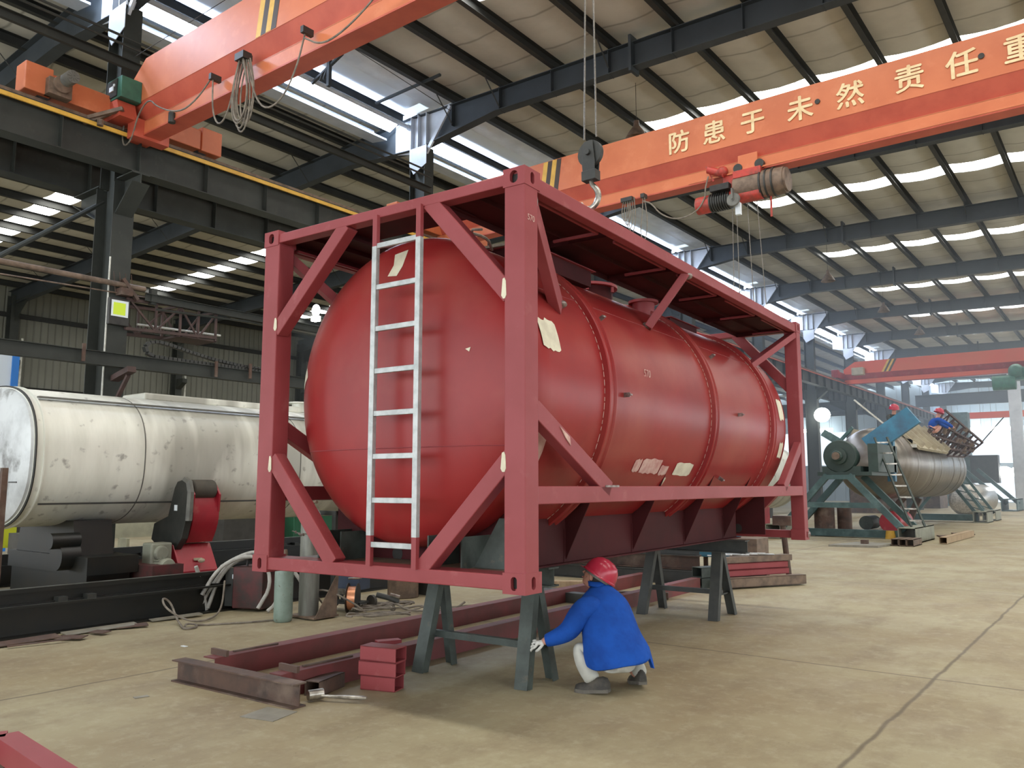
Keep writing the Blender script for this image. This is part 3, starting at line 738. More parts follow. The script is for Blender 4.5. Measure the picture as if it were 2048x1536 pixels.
for i, p in enumerate(pts):
    d = (pts[min(i + 1, len(pts) - 1)] - pts[max(0, i - 1)]).normalized(); yv = Vector((0, 1, 0)); nn = d.cross(yv)
    rings.append([p + (nn * math.cos(2 * math.pi * k / 12) + yv * .7 * math.sin(2 * math.pi * k / 12)) * rad[i] for k in range(12)])
m.loft(rings); o = m.build('hook', 'chrome', hk, smooth=True, angle=80); sb = o.modifiers.new('sub', 'SUBSURF'); sb.levels = sb.render_levels = 2
m = MB(); m.tube((-4.18, 6.65, 7.0), (-4.02, 6.65, 7.0), .05, n=12); m.box(-4.25, -3.95, 6.5, 6.8, 7.02, 7.1); m.build('rope_anchor', 'guard', hk)

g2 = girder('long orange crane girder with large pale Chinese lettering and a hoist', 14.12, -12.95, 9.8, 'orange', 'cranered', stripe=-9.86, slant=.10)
carriage(g2, 14.12, -12.98, 1.6, 'orange', motor=False)
chars = '防患于未然责任重'
cxs = [-6.58, -5.86, -5.12, -4.26, -3.42, -2.50, -1.74, -.95]
for ch, x in zip(chars, cxs):
    o = text_part(ch, .47, (x, 13.898, 7.97), FRONT, 'text', g2, bold=0, depth=.002)
    bm = bmesh.new(); bm.from_mesh(o.data)
    for q, (dx, dz) in enumerate(((.009, 0), (-.009, 0), (0, .007), (0, -.007))):
        b2 = bmesh.new(); b2.from_mesh(o.data); bmesh.ops.translate(b2, verts=b2.verts, vec=(dx, -.0006 * (q + 1), dz)); tmp = bpy.data.meshes.new('t'); b2.to_mesh(tmp); b2.free(); bm.from_mesh(tmp); bpy.data.meshes.remove(tmp)
    bm.to_mesh(o.data); bm.free()
    tag(o, 'pale yellow painted Chinese character')
for x in (-3.96, -1.47):
    m = MB(); m.tube((x, 13.89, 8.04), (x, 13.93, 8.04), .045, n=14); m.build('lifting_hole', 'black', g2)
m = MB()
m.box(-6.4, 9.8, 13.88, 13.90, 7.10, 7.13)
m.build('rail_edge', 'orange', g2)

# wire rope hoist under the second girder
hs = thing('wire_rope_hoist', 'red electric wire rope hoist running under the lettered crane girder', 'hoist', (-5.45, 14.12, 5.2))
yh = 14.02
m = MB(); m.tube((-6.25, yh - .05, 6.66), (-5.98, yh - .05, 6.66), .165, n=24); m.build('motor_end', 'hoistred', hs, smooth=True)
m = MB(); m.tube((-6.27, yh - .05, 6.66), (-6.20, yh - .05, 6.66), .13, n=20); tag(m.build('motor_cap', 'cream', hs, smooth=True), 'pale dusty motor end cap')
m = MB()
for i in range(9): m.tube((-5.98 + i * .045, yh - .05, 6.66), (-5.955 + i * .045, yh - .05, 6.66), .175, n=24)
m.tube((-5.98, yh - .05, 6.66), (-5.58, yh - .05, 6.66), .15, n=20); m.build('cooling_fins', 'guard', hs, smooth=True)
m = MB(); m.tube((-5.66, yh - .05, 6.68), (-5.0, yh - .05, 6.68), .14, n=24); m.build('gear_housing', 'hoistred', hs, smooth=True)
m = MB(); m.tube((-5.50, yh, 6.83), (-4.95, yh, 6.83), .24, n=32); m.build('drum_cover', 'dusty', hs, smooth=True)
m = MB(); m.tube((-4.98, yh, 6.82), (-4.60, yh, 6.82), .255, .235, n=32)
m.tube((-4.60, yh, 6.82), (-4.56, yh, 6.82), .215, n=28); m.build('drum_end', 'dusty', hs, smooth=True)
m = MB()
for x in (-5.02, -4.92, -4.80): m.tube((x, yh, 6.82), (x + .03, yh, 6.82), .268, n=32)
m.build('rope_guide_ring', 'guard', hs, smooth=True)
m = MB(); m.box(-5.50, -4.98, yh - .2, yh + .2, 6.98, 7.12); m.box(-5.72, -5.50, yh - .12, yh + .1, 6.8, 7.1); m.build('frame_plate', 'hoistred', hs, bevel=.01)
m = MB()
for s in (-1, 1):
    m.box(-5.42, -5.05, 14.12 + s * .22 - .015, 14.12 + s * .22 + .015, 6.95, 7.42)
m.build('trolley_plate', 'orange', hs, bevel=.02)
m = MB()
for s in (-1, 1):
    for x in (-5.72, -5.42, -5.02): m.tube((x, 14.12 + s * .16, 7.18), (x, 14.12 + s * .25, 7.18), .085, n=18)
m.build('trolley_wheel', 'guard', hs, smooth=True)
m = MB(); m.tube((-5.98, 13.86, 7.28), (-5.66, 13.86, 7.12), .07, n=12); m.ball((-5.70, 13.86, 7.18), .10); m.bar((-6.02, 13.86, 7.35), (-5.9, 13.9, 7.05), .03, .03)
m.build('trolley_motor', 'hoistred', hs, smooth=True)
m = MB(); m.box(-5.92, -5.55, yh - .28, yh - .14, 6.80, 6.92); m.build('switch_box', 'black', hs, bevel=.01)
m = MB(); m.lathe((-5.46, yh - .33, 6.55), (0, 1, 0), [(.06, 0), (.115, 0), (.13, .03), (.115, .06), (.06, .06)], 24); m.tube((-5.46, yh - .34, 6.55), (-5.46, yh - .2, 6.55), .03, n=10)
m.bar((-5.46, yh - .33, 6.55), (-5.46, yh - .33, 6.75), .08, .03); m.build('guide_pulley', 'guardedge', hs, smooth=True)
for i, (x, z0, dx) in enumerate(((-5.60, 4.55, -.03), (-5.52, 4.55, 0), (-5.32, 4.55, .06), (-5.14, 4.60, .10))):
    m = MB(); m.tube((x + dx, yh, z0), (x, yh, 6.6), .008, n=5); tag(m.build('wire_rope', 'rope', hs, smooth=True), 'thin hanging wire rope')
m = MB(); m.box(-5.47, -5.38, yh - .2, yh - .12, 6.30, 6.52); m.build('capacity_tag', 'panelwhite', hs)
m = MB(); m.bar((-5.0, yh - .05, 6.60), (-4.88, yh - .05, 6.60), .05, .05); m.tube((-4.88, yh, 6.2), (-4.88, yh, 6.6), .02, n=8); m.build('limit_rod', 'hoistred', hs)
m = MB(); m.path([(-5.98, 13.85, 7.15), (-6.03, 13.8, 6.9), (-6.02, 13.8, 6.75), (-6.2, 13.8, 6.5), (-6.6, 13.8, 6.42), (-6.95, 13.8, 6.6), (-7.15, 13.8, 6.88), (-7.32, 13.8, 6.95)], .014, 6, smooth=2)
m.build('supply_cable', 'cable', hs, smooth=True)
# coil of festoon cable further along the second girder
t = thing('festoon_cable', 'coiled festoon cable dangling beneath the lettered girder above the container', 'cable', (-7.6, 13.8, 6.2))
m = MB()
for i in range(4):
    x = -7.75 + i * .05; d = .5 + .1 * i
    m.path([(x, 13.8, 7.08), (x - .06, 13.8, 7.08 - d * .6), (x + .02, 13.8, 7.08 - d), (x + .12, 13.8, 7.08 - d * .6), (x + .08, 13.8, 7.08)], .010, 5, smooth=2)
m.path([(-7.32, 13.8, 7.1), (-7.34, 13.8, 6.7), (-7.4, 13.8, 6.3), (-7.3, 13.8, 6.1), (-7.22, 13.8, 6.5), (-7.3, 13.8, 7.1)], .010, 5, smooth=2)
m.build('loop', 'cable', t, smooth=True)
m = MB(); m.box(-7.8, -7.55, 13.76, 13.9, 7.02, 7.1); m.box(-7.36, -7.28, 13.76, 13.9, 7.02, 7.1); m.build('hanger', 'guard', t)

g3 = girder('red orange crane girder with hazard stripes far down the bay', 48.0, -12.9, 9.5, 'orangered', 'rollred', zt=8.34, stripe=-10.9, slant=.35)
carriage(g3, 48.0, -12.98, 1.7, 'rollred', motor=False)
m = MB(); m.box(-12.35, -11.75, 47.3, 47.75, 7.55, 7.95); m.build('control_box', 'cream', g3)
t = thing('wire_rope_hoist', 'green hoist hanging under the distant red orange crane girder', 'hoist', (-4.2, 48, 6.3))
m = MB(); m.tube((-5.6, 47.6, 6.6), (-4.6, 47.6, 6.6), .38, n=20); m.build('drum', 'green', t, smooth=True)
m = MB(); m.ball((-4.55, 47.5, 7.15), .35); m.ball((-3.9, 47.5, 7.05), .42); m.box(-4.9, -3.6, 47.5, 48.2, 6.7, 7.09); m.build('motor', 'green', t, smooth=True)
m = MB(); m.box(-6.25, -5.6, 59.7, 60.3, 0, 9.5); tag(m.build('steel_mast', 'lightsteel'), 'slim pale vertical mast standing far down the bay', 'mast')

# ================================================================ SERVICES ON THE MIDDLE ROW
m = MB(); m.tube((-13.2, 2.5, 4.74), (-13.2, 7.0, 4.74), .045, n=10); m.tube((-13.25, 2.5, 4.50), (-13.25, 7.2, 4.62), .012, n=5)
tag(m.build('conduit_pipe', 'dusty', smooth=True), 'dusty horizontal pipe reaching the first column above the flood lamp', 'pipe')
m = MB(); m.channel((-13.18, 7.0, 4.60), (-13.18, 14.0, 4.60), .13, .06, .008)
m.box(-13.26, -13.16, 7.1, 7.2, 4.50, 4.78); m.path([(-13.15, 7.2, 4.42), (-13.15, 9, 4.50), (-13.15, 11, 4.44), (-13.15, 13.8, 4.5)], .02, 5)
tag(m.build('cable_tray', 'steel'), 'grey steel channel with wires running along the columns', 'cable tray')
m = MB(); m.bar((-13.22, 6.62, 4.85), (-13.16, 6.86, 4.52), .12, .05); m.box(-13.30, -13.1, 6.55, 6.75, 4.56, 4.68)
for k in range(4): m.bar((-13.2, 6.5 + .1 * k, 4.6), (-13.22, 6.46 + .1 * k, 4.95), .008, .008)
tag(m.build('pipe_clamp', 'rust'), 'rusty angled clamp with loose wires on the first column', 'clamp')
t = thing('flood_lamp', 'black flood lamp with yellow green panel mounted on the first column', 'lamp', (-13.2, 6.55, 4.05))
m = MB(); m.box(-13.24, -13.16, 6.40, 6.74, 4.05, 4.50); m.build('housing', 'black', t, bevel=.012)
m = MB(); m.box(-13.162, -13.150, 6.43, 6.71, 4.19, 4.46); m.build('reflector_frame', 'panelwhite', t)
m = MB(); m.box(-13.152, -13.145, 6.46, 6.66, 4.22, 4.42); m.build('led_panel', 'lampyellow', t)
m = MB(); m.tube((-13.3, 6.43, .5), (-13.3, 6.43, 5.2), .016, n=6); tag(m.build('conduit_pipe', 'whitepipe'), 'thin pale conduit running up the first column', 'pipe')
m = MB(); m.tube((-13.92, 6.55, 6.30), (-13.92, -.6, .25), .04, n=8); tag(m.build('bracing_rod', 'steel', smooth=True), 'long slanting bracing rod running down from the first column', 'bracing rod')
m = MB(); m.channel((-13.12, -2, 8.50), (-13.12, 13.9, 8.50), .16, .07, .008); tag(m.build('cable_tray', 'steel'), 'dark steel channel running high along the columns above the crane rail', 'cable tray')
m = MB(); m.tube((-13.12, -2, 8.98), (-13.12, 13.9, 8.98), .022, n=6); tag(m.build('overhead_wire', 'steel'), 'thin dark wire strung high along the columns, the upper one', 'wire')
m = MB(); m.tube((-13.05, -2, 8.80), (-13.05, 13.9, 8.80), .022, n=6); tag(m.build('overhead_wire', 'steel'), 'thin dark wire strung high along the columns, the lower one', 'wire')
# lattice jib
t = thing('lattice_boom', 'brown lattice boom mounted beside the first column above the cable chain', 'boom', (-13.5, 7.6, 4.0))
A, B = [], []
m = MB(); m.bar((-13.25, 6.72, 4.52), (-13.25, 8.42, 4.62), .05, .05); m.bar((-13.25, 6.72, 4.03), (-13.25, 8.42, 4.11), .05, .05)
m.bar((-13.85, 6.72, 4.52), (-13.85, 8.42, 4.62), .05, .05); m.bar((-13.85, 6.72, 4.03), (-13.85, 8.42, 4.11), .05, .05); m.build('chord', 'truss', t)
m = MB()
for x in (-13.25, -13.85):
    ys = [6.74, 7.25, 7.7, 8.05, 8.4]
    for y in ys: m.bar((x, y, 4.05), (x, y, 4.58), .035, .035)
    for i in range(4):
        a, b = (4.06, 4.56) if i % 2 else (4.56, 4.06); m.bar((x, ys[i], a), (x, ys[i + 1], b), .03, .03)
m.build('lattice_brace', 'truss', t)
m = MB()
for y in (6.74, 7.7, 8.4): m.bar((-13.25, y, 4.05), (-13.85, y, 4.05), .035, .035); m.bar((-13.25, y, 4.58), (-13.85, y, 4.6), .035, .035)
m.bar((-13.25, 7.5, 4.06), (-13.85, 8.4, 4.08), .03, .03); m.box(-13.85, -13.25, 7.75, 8.42, 4.04, 4.06); m.build('cross_piece', 'truss', t)
m = MB(); m.tube((-13.4, 7.0, 4.16), (-13.4, 8.6, 4.2), .02, n=8); m.build('rod', 'whitepipe', t)
# lower guide beam with cable chain
t = thing('guide_beam', 'long grey guide beam at half height in front of the first column', 'beam', (-13.0, 3, 3.3))
m = MB(); m.ibeam((-12.95, -1, 3.43), (-12.95, 20, 3.43), .22, .14, .008, .012); m.build('beam', 'steel', t)
m = MB(); m.bar((-12.86, 5.9, 3.34), (-12.86, 5.9, 3.62), .05, .03); m.bar((-12.86, 8.2, 3.34), (-12.86, 8.2, 3.62), .05, .03); m.bar((-12.86, 8.9, 3.38), (-12.86, 8.9, 3.66), .05, .03); m.build('post_clip', 'rust', t)
m = MB(); m.bar((-13.32, 6.62, 3.17), (-12.75, 6.62, 3.29), .14, .09); m.bar((-13.3, 6.64, 2.75), (-12.85, 6.62, 3.2), .06, .05); tag(m.build('support_bracket', 'truss', t), 'brown angled support bracket')
t = thing('cable_chain', 'folded dark cable drag chain lying on the guide beam', 'cable chain', (-12.97, 7.6, 3.55))
path = [(9.4, 3.60), (8.8, 3.61), (8.2, 3.66), (7.7, 3.74), (7.4, 3.80), (7.15, 3.83), (7.0, 3.80), (6.93, 3.72), (6.97, 3.62), (7.1, 3.575), (7.5, 3.57), (8.2, 3.57), (9.4, 3.57)]
m = MB()
for a, b in zip(path[:-1], path[1:]):
    nseg = max(1, int(math.hypot(b[0] - a[0], b[1] - a[1]) / .07))
    for i in range(nseg):
        u0, u1 = i / nseg, (i + .8) / nseg
        m.bar((-12.97, a[0] + (b[0] - a[0]) * u0, a[1] + (b[1] - a[1]) * u0), (-12.97, a[0] + (b[0] - a[0]) * u1, a[1] + (b[1] - a[1]) * u1), .10, .05, (0, 0, 1))
m.build('chain_link', 'guard', t)
t = thing('booth_panel', 'white booth wall with a blue edge beyond the pale tank', 'panel', (-19.9, 7, 0))
m = MB(); m.box(-20.2, -20.0, 4.0, 7.62, 0, 4.35); m.build('panel', 'panelwhite', t)
m = MB(); m.box(-20.22, -19.96, 7.62, 7.76, 0, 4.38); m.build('edge_trim', 'panelblue', t)

# ================================================================ THE TANK CONTAINER (local frame: x 0 = near side, y along, z up)
W_, L_, H_ = 2.438, 6.058, 2.591
ANG = R(2.83)
tc = thing('tank_container', 'large dark red tank container in a steel frame raised on trestles', 'tank container', (-2.872, 3.885, 0.8), ANG)
def cb(m, name, mt='red', par=None, label=None, **k):
    o = m.build(name, mt, par or tc, local=True, **k)
    if label: o['label'] = label
    return o
def holed(m, c, u, v, w, hw, hh, rx, ry, depth=.03, n=24):
    """rectangular face centred c spanned by u*hw, v*hh with an oval hole, tunnel going -w"""
    c, u, v, w = Vector(c), Vector(u), Vector(v), Vector(w)
    outer, inner, back = [], [], []
    for i in range(n):
        a = 2 * math.pi * i / n; ca, sa = math.cos(a), math.sin(a)
        s = 1 / max(abs(ca), abs(sa)); outer.append(c + u * hw * ca * s + v * hh * sa * s)
        ex = abs(ry - rx)
        px, py = rx * ca, (min(rx, ry)) * sa
        if ry > rx: px, py = rx * ca, rx * sa + (ex if sa > 0 else -ex)
        else: px, py = ry * ca + (ex if ca > 0 else -ex), ry * sa
        inner.append(c + u * px + v * py)
    back = [p - w * depth for p in inner]
    vs = outer + inner + back
    fs = [(i, (i + 1) % n, n + (i + 1) % n, n + i) for i in range(n)] + [(n + i, n + (i + 1) % n, 2 * n + (i + 1) % n, 2 * n + i) for i in range(n)]
    m.add(vs, fs)
CW, CL_, CH = .162, .178, .118
for (sx, sy, sz) in [(a, b, c) for a in (0, 1) for b in (0, 1) for c in (0, 1)]:
    x0 = -CW + .004 if sx == 0 else -W_ - .004; x1 = x0 + CW
    y0 = -.006 if sy == 0 else L_ - CL_ + .006; y1 = y0 + CL_
    z0 = -.002 if sz == 0 else H_ - CH; z1 = z0 + CH + (.004 if sz == 0 else 0)
    cx_, cy_, cz_ = (x0 + x1) / 2, (y0 + y1) / 2, (z0 + z1) / 2; hx, hy, hz = CW / 2, CL_ / 2, (z1 - z0) / 2
    m = MB()
    fx = 1 if sx == 0 else -1; fy = -1 if sy == 0 else 1; fz = -1 if sz == 0 else 1
    holed(m, (cx_, y0 if sy == 0 else y1, cz_), (1, 0, 0), (0, 0, 1), (0, fy, 0), hx, hz, .022 if sz == 0 else .030, .040)
    holed(m, (x1 if sx == 0 else x0, cy_, cz_), (0, 1, 0), (0, 0, 1), (fx, 0, 0), hy, hz, .022, .038)
    holed(m, (cx_, cy_, z1 if sz else z0), (1, 0, 0), (0, 1, 0), (0, 0, fz), hx, hy, .032, .062)
    m.add([(x0 if sx == 0 else x1, y0, z0), (x0 if sx == 0 else x1, y1, z0), (x0 if sx == 0 else x1, y1, z1), (x0 if sx == 0 else x1, y0, z1)], [(0, 1, 2, 3)])
    m.add([(x0, y1 if sy == 0 else y0, z0), (x1, y1 if sy == 0 else y0, z0), (x1, y1 if sy == 0 else y0, z1), (x0, y1 if sy == 0 else y0, z1)], [(0, 1, 2, 3)])
    zz = z0 if sz else z1
    m.add([(x0, y0, zz), (x1, y0, zz), (x1, y1, zz), (x0, y1, zz)], [(0, 1, 2, 3)])
    co = cb(m, 'corner_casting')
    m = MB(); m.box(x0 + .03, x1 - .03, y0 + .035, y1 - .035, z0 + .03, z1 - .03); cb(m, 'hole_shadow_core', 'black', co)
for sx in (0, 1):
    for sy in (0, 1):
        x0, x1 = (-.152, 0.0) if sx == 0 else (-W_, -W_ + .165)
        y0, y1 = (0.0, .150) if sy == 0 else (L_ - .150, L_)
        m = MB(); m.box(x0, x1, y0, y1, .10, H_ - .11); cb(m, 'corner_post', bevel=.008)
for y0, y1 in ((0.004, .11), (L_ - .11, L_ - .004)):
    m = MB(); m.box(-W_ + .14, -.14, y0, y1, 2.490, 2.562); cb(m, 'top_end_rail', bevel=.006)
    m = MB(); m.box(-W_ + .14, -.14, y0, y1 + (.08 if y0 < 1 else 0), .016, .105); cb(m, 'bottom_end_rail', bevel=.006)
def brace(name, p0, p1, w, d=.10, y=.006, mt='red', label=None):
    p0, p1 = Vector((p0[0], y + d / 2, p0[1])), Vector((p1[0], y + d / 2, p1[1]))
    dd = (p1 - p0).normalized(); pv = Vector((-dd.z, 0, dd.x))
    m = MB(); m.obox((p0 + p1) / 2, (p1 - p0) / 2, pv * w / 2, (0, d / 2, 0)); return cb(m, name, mt, bevel=.006, label=label)
for yy in (.006, L_ - .106):
    brace('diagonal_brace', (-1.57, 2.51), (-2.30, 1.80), .105, y=yy)
    brace('diagonal_brace', (-.78, 2.52), (-.12, 1.79), .115, y=yy)
    brace('diagonal_brace', (-1.615, .09), (-2.29, .83), .115, y=yy)
    brace('diagonal_brace', (-.82, .09), (-.11, .81), .110, y=yy)
# side rails, braces
for x0, x1 in ((-.085, -.005), (-W_ + .005, -W_ + .085)):
    m = MB(); m.box(x0, x1, .145, L_ - .145, .515, .625); cb(m, 'lower_side_rail', bevel=.006)
    m = MB(); m.box(x0, x1, .15, L_ - .15, 2.465, 2.560); cb(m, 'top_side_rail', bevel=.006)
def sbrace(p0, p1, w, x=-.085, d=.08):
    p0, p1 = Vector((x + d / 2, p0[0], p0[1])), Vector((x + d / 2, p1[0], p1[1])); dd = (p1 - p0).normalized(); pv = Vector((0, -dd.z, dd.y))
    m = MB(); m.obox((p0 + p1) / 2, (p1 - p0) / 2, pv * w / 2, (d / 2, 0, 0)); return cb(m, 'side_brace', bevel=.006)
for x in (-.085, -W_ + .005):
    sbrace((.13, 1.10), (1.09, .60), .115, x); sbrace((L_ - .13, 1.10), (L_ - .85, .60), .115, x)
m = MB(); m.ball((-.035, .155, 1.10), .02, .012, .09, 8, 6); m.ball((-.04, .155, .56), .02, .012, .075, 8, 6); m.box(-.09, .001, 1.0, 1.2, .618, .632); m.ball((-.02, .15, 2.40), .022, .012, .05, 8, 6)
cb(m, 'weld_bead', 'weld', label='bare metal weld at brace ends')
# ladder
lad = MB()
for x in (-1.242, -.842): lad.box(x - .020, x + .020, -.02, .012, .10, 2.505)
lo = cb(lad, 'ladder', 'red', label='front ladder with red painted rail ends')
m = MB()
for x in (-1.242, -.842): m.box(x - .0205, x + .0205, -.0208, .0128, .30, 2.28)
cb(m, 'ladder_rail', 'galv', lo, label='grey galvanised ladder rail')
for z in (2.281, 1.986, 1.694, 1.401, 1.111, .822, .531, .240):
    m = MB(); m.box(-1.225, -.859, -.016, .008, z - .017, z + .019); cb(m, 'rung', 'galv', lo, label='grey galvanised rung', bevel=.003)
# vessel
TX, TZ, TR = -1.219, 1.312, 1.118
def tpt(y, th, dr=0.0, rr=None):
    r = (TR if rr is None else rr) + dr
    return Vector((TX + r * math.cos(th), y, TZ + r * math.sin(th)))
prof = []
HN, HD = .46, .34
def head_r(y):      # radius on the dished end for y inside head
    return 0
hp = []
for i in range(15):
    a = math.pi / 2 * i / 14
    hp.append((TR * math.sin(a) ** .80 if i else 0.02, .475 - HD * math.cos(a) ** .62 if i < 14 else .475))
prof = [(r, y) for r, y in hp] + [(TR, L_ - .475)] + [(r, L_ - y) for r, y in hp[::-1]][1:]
m = MB(); m.lathe((TX, 0, TZ), (0, 1, 0), prof, 96); vessel = cb(m, 'tank_vessel', 'tank', smooth=True, angle=60)
def surf(x, z, dr=.003):
    """point on the front dished end at lateral x, height z"""
    r = math.hypot(x - TX, z - TZ); 
    best = hp[0][1]
    for (r0, y0), (r1, y1) in zip(hp[:-1], hp[1:]):
        if r0 <= r <= r1: best = y0 + (y1 - y0) * (r - r0) / (r1 - r0)
    return Vector((x, best - dr, z))
# seams
m = MB(); pts = [surf(x / 50, .885, .001) for x in range(-114, -8)]; m.path([p for p in pts if math.hypot(p.x - TX, p.z - TZ) < 1.09], .004, 5); cb(m, 'seam', 'red', vessel)  # lighter red draws a slight highlight along the seam
m = MB(); m.path([tpt(y, R(38), .001) for y in (.5, 5.55)], .003, 5); cb(m, 'seam', 'red', vessel)
for y in (.475, .9):
    pass
# stiffening rings
for y0, y1 in ((1.20, 1.33), (3.30, 3.42), (5.08, 5.20)):
    m = MB(); m.lathe((TX, 0, TZ), (0, 1, 0), [(TR - .01, y0), (TR + .038, y0 + .004), (TR + .044, y0 + .012), (TR + .044, y0 + .030), (TR + .030, y0 + .040), (TR + .030, y1 - .040), (TR + .044, y1 - .030), (TR + .044, y1 - .012), (TR + .038, y1 - .004), (TR - .01, y1)], 96, cap0=False, cap1=False)
    cb(m, 'stiffening_ring', 'tank', smooth=True, angle=25)
    m = MB()
    random.seed(int(y0 * 10))
    a = -60
    while a < 80:
        l = random.uniform(1.2, 3.0); m.path([tpt(y0 - .012, R(a), .003), tpt(y0 - .012, R(a + l / 2), .003), tpt(y0 - .012, R(a + l), .003)], .0025, 4); a += l + random.uniform(.6, 1.5)
    cb(m, 'weld_stitch', 'patchpink', label='pale stitch welds beside the ring')
# small clips on vessel
for y, z in ((1.40, 1.88), (1.50, 1.307), (1.45, .688), (3.72, 1.893), (4.02, 1.336), (3.90, .709)):
    th = math.asin((z - TZ) / TR); p = tpt(y, th); q = tpt(y, th, .05)
    m = MB(); m.bar(p, q, .035, .008, (0, 1, 0)); m.box(q.x - .004, q.x + .012, y - .02, y + .02, q.z - .006, q.z + .006); cb(m, 'clip', 'weld')
# patches of primer
def shell_patch(y0, y1, z0, z1, mt, seed, label='cream primer patch'):
    random.seed(seed); t0, t1 = math.asin((z0 - TZ) / TR), math.asin((z1 - TZ) / TR); n_ = 8
    def jit(k): return (random.random() - .5) * k
    top, bot = [], []
    for i in range(n_ + 1):
        y = y0 + (y1 - y0) * i / n_
        top.append((y + jit((y1 - y0) * .03), t1 + jit((t1 - t0) * .13) - (0 if 0 < i < n_ else (t1 - t0) * .1))); bot.append((y + jit((y1 - y0) * .03), t0 + jit((t1 - t0) * .13) + (0 if 0 < i < n_ else (t1 - t0) * .1)))
    vs = []; 
    for (a, b), (c_, d_) in zip(top, bot):
        for k in range(5): f = k / 4; vs.append(tpt(a + (c_ - a) * f, b + (d_ - b) * f, .0035))
    fs = [(i * 5 + k, i * 5 + k + 1, (i + 1) * 5 + k + 1, (i + 1) * 5 + k) for i in range(n_) for k in range(4)]
    mm = MB(); mm.add(vs, fs); cb(mm, 'primer_patch', mt, vessel, smooth=True, label=label)
shell_patch(.40, .62, 1.52, 1.73, 'patch', 1); shell_patch(.33, .45, 1.77, 1.84, 'patch', 2)
shell_patch(1.90, 2.02, .74, .84, 'patchpink', 3, 'pink primer patch'); shell_patch(2.04, 2.40, .73, .85, 'patchpink', 4, 'pink primer patch'); shell_patch(2.42, 2.58, .72, .80, 'patchpink', 5, 'pink primer patch')
shell_patch(2.72, 3.10, .72, .83, 'patch', 6); shell_patch(2.60, 2.64, .63, .70, 'patch', 7)
shell_patch(.36, .50, .55, 1.0, 'patchpink', 8, 'pink primer patch'); shell_patch(5.42, 5.60, 1.38, 1.62, 'patch', 9); shell_patch(5.44, 5.58, .95, 1.12, 'patch', 10)
def head_patch(poly, mt='patch'):
    cxp = sum(p[0] for p in poly) / len(poly); czp = sum(p[1] for p in poly) / len(poly)
    vs = []; n_ = len(poly); rings = 5
    for k in range(rings + 1):
        for a, b in poly: vs.append(surf(cxp + (a - cxp) * k / rings, czp + (b - czp) * k / rings, .004))
    fs = [(k * n_ + i, k * n_ + (i + 1) % n_, (k + 1) * n_ + (i + 1) % n_, (k + 1) * n_ + i) for k in range(rings) for i in range(n_)]
    mm = MB(); mm.add(vs, fs); cb(mm, 'primer_patch', mt, vessel, smooth=True, label='cream primer patch on the front end')
head_patch([(-1.29, 2.29), (-1.17, 2.31), (-1.18, 2.18), (-1.22, 2.11), (-1.31, 2.12), (-1.27, 2.2)])
head_patch([(-2.28, 1.50), (-2.21, 1.54), (-2.17, 1.46), (-2.22, 1.42), (-2.24, 1.36), (-2.28, 1.42)])
head_patch([(-.58, 1.52), (-.54, 1.53), (-.55, 1.50)], 'patch')
for x0, x1, z0, z1 in ((-.172, -.135, 1.77, 1.90), (-2.302, -2.268, 1.80, 1.90), (-2.306, -2.272, .73, .85), (-.175, -.137, .71, .83)):
    m = MB(); m.prism([(x0, z0 + .02), (x0 + .012, z0), (x1 - .01, z0), (x1, z0 + .02), (x1 - .004, z1 - .02), (x1 - .014, z1), (x0 + .01, z1 - .005)], (0, -.004, 0), (1, 0, 0), (0, 0, 1), (0, .005, 0))
    cb(m, 'joint_primer', 'patch', label='cream primer on a brace joint')
m = MB(); m.prism([(.40, 1.0), (.52, .94), (.53, .885), (.47, .93)], (-.003, 0, 0), (0, 1, 0), (0, 0, 1), (.005, 0, 0))
cb(m, 'primer_mark', 'patchpink')
# chalk marks on post and vessel
CH_ = Matrix(((0, 0, 1), (1, 0, 0), (0, 1, 0)))
def chalk(s, size, y, z, x=.002):
    o = text_part(s, size, (0, 0, 0), Matrix.Identity(3), 'patchpink', None, bold=0, depth=.0005, name='chalk_mark')
    o.data.transform(Matrix.Translation((x, y, z)) @ CH_.to_4x4()); o.parent = tc; ROOT[o.name] = ROOT[tc.name]; o['label'] = 'chalked number ' + s
chalk('570', .055, .07, 2.27)
chalk('570', .085, 1.95, 1.52, TX + TR * math.cos(math.asin((1.52 - TZ) / TR)) + .004)
# top walkways with folded lips
def walkway(x0, x1, side):
    o = None
    for i, (ya, yb) in enumerate(((.12, 1.30), (1.31, 2.50), (2.51, 3.70), (3.71, 4.85), (4.86, 5.95))):
        m = MB(); m.box(x0, x1, ya, yb, 2.535, 2.543)
        m.box(x0, x0 + .006, ya, yb, 2.49, 2.54); m.box(x1 - .006, x1, ya, yb, 2.49, 2.54)
        m.box(x0, x1, yb - .012, yb - .004, 2.485, 2.54); m.box(x0 + .3, x0 + .306, ya, yb, 2.50, 2.54)
        cb(m, 'walkway_plate', 'reddark'); m = MB()
        xx = x1 - .03 if side > 0 else x0 + .03
        m.bar((xx, ya + .1, 2.478), (xx, yb - .15, 2.478), .02, .02); m.bar((xx, yb - .15, 2.478), (xx - side * .38, yb - .15, 2.478), .02, .02)
        cb(m, 'walkway_lip', 'red')
walkway(-.75, -.09, 1); walkway(-2.35, -1.70, -1)
m = MB(); m.box(-1.72, -.72, .11, .46, 2.52, 2.53); m.box(-1.72, -1.70, .11, .46, 2.47, 2.53); cb(m, 'walkway_plate', 'reddark')
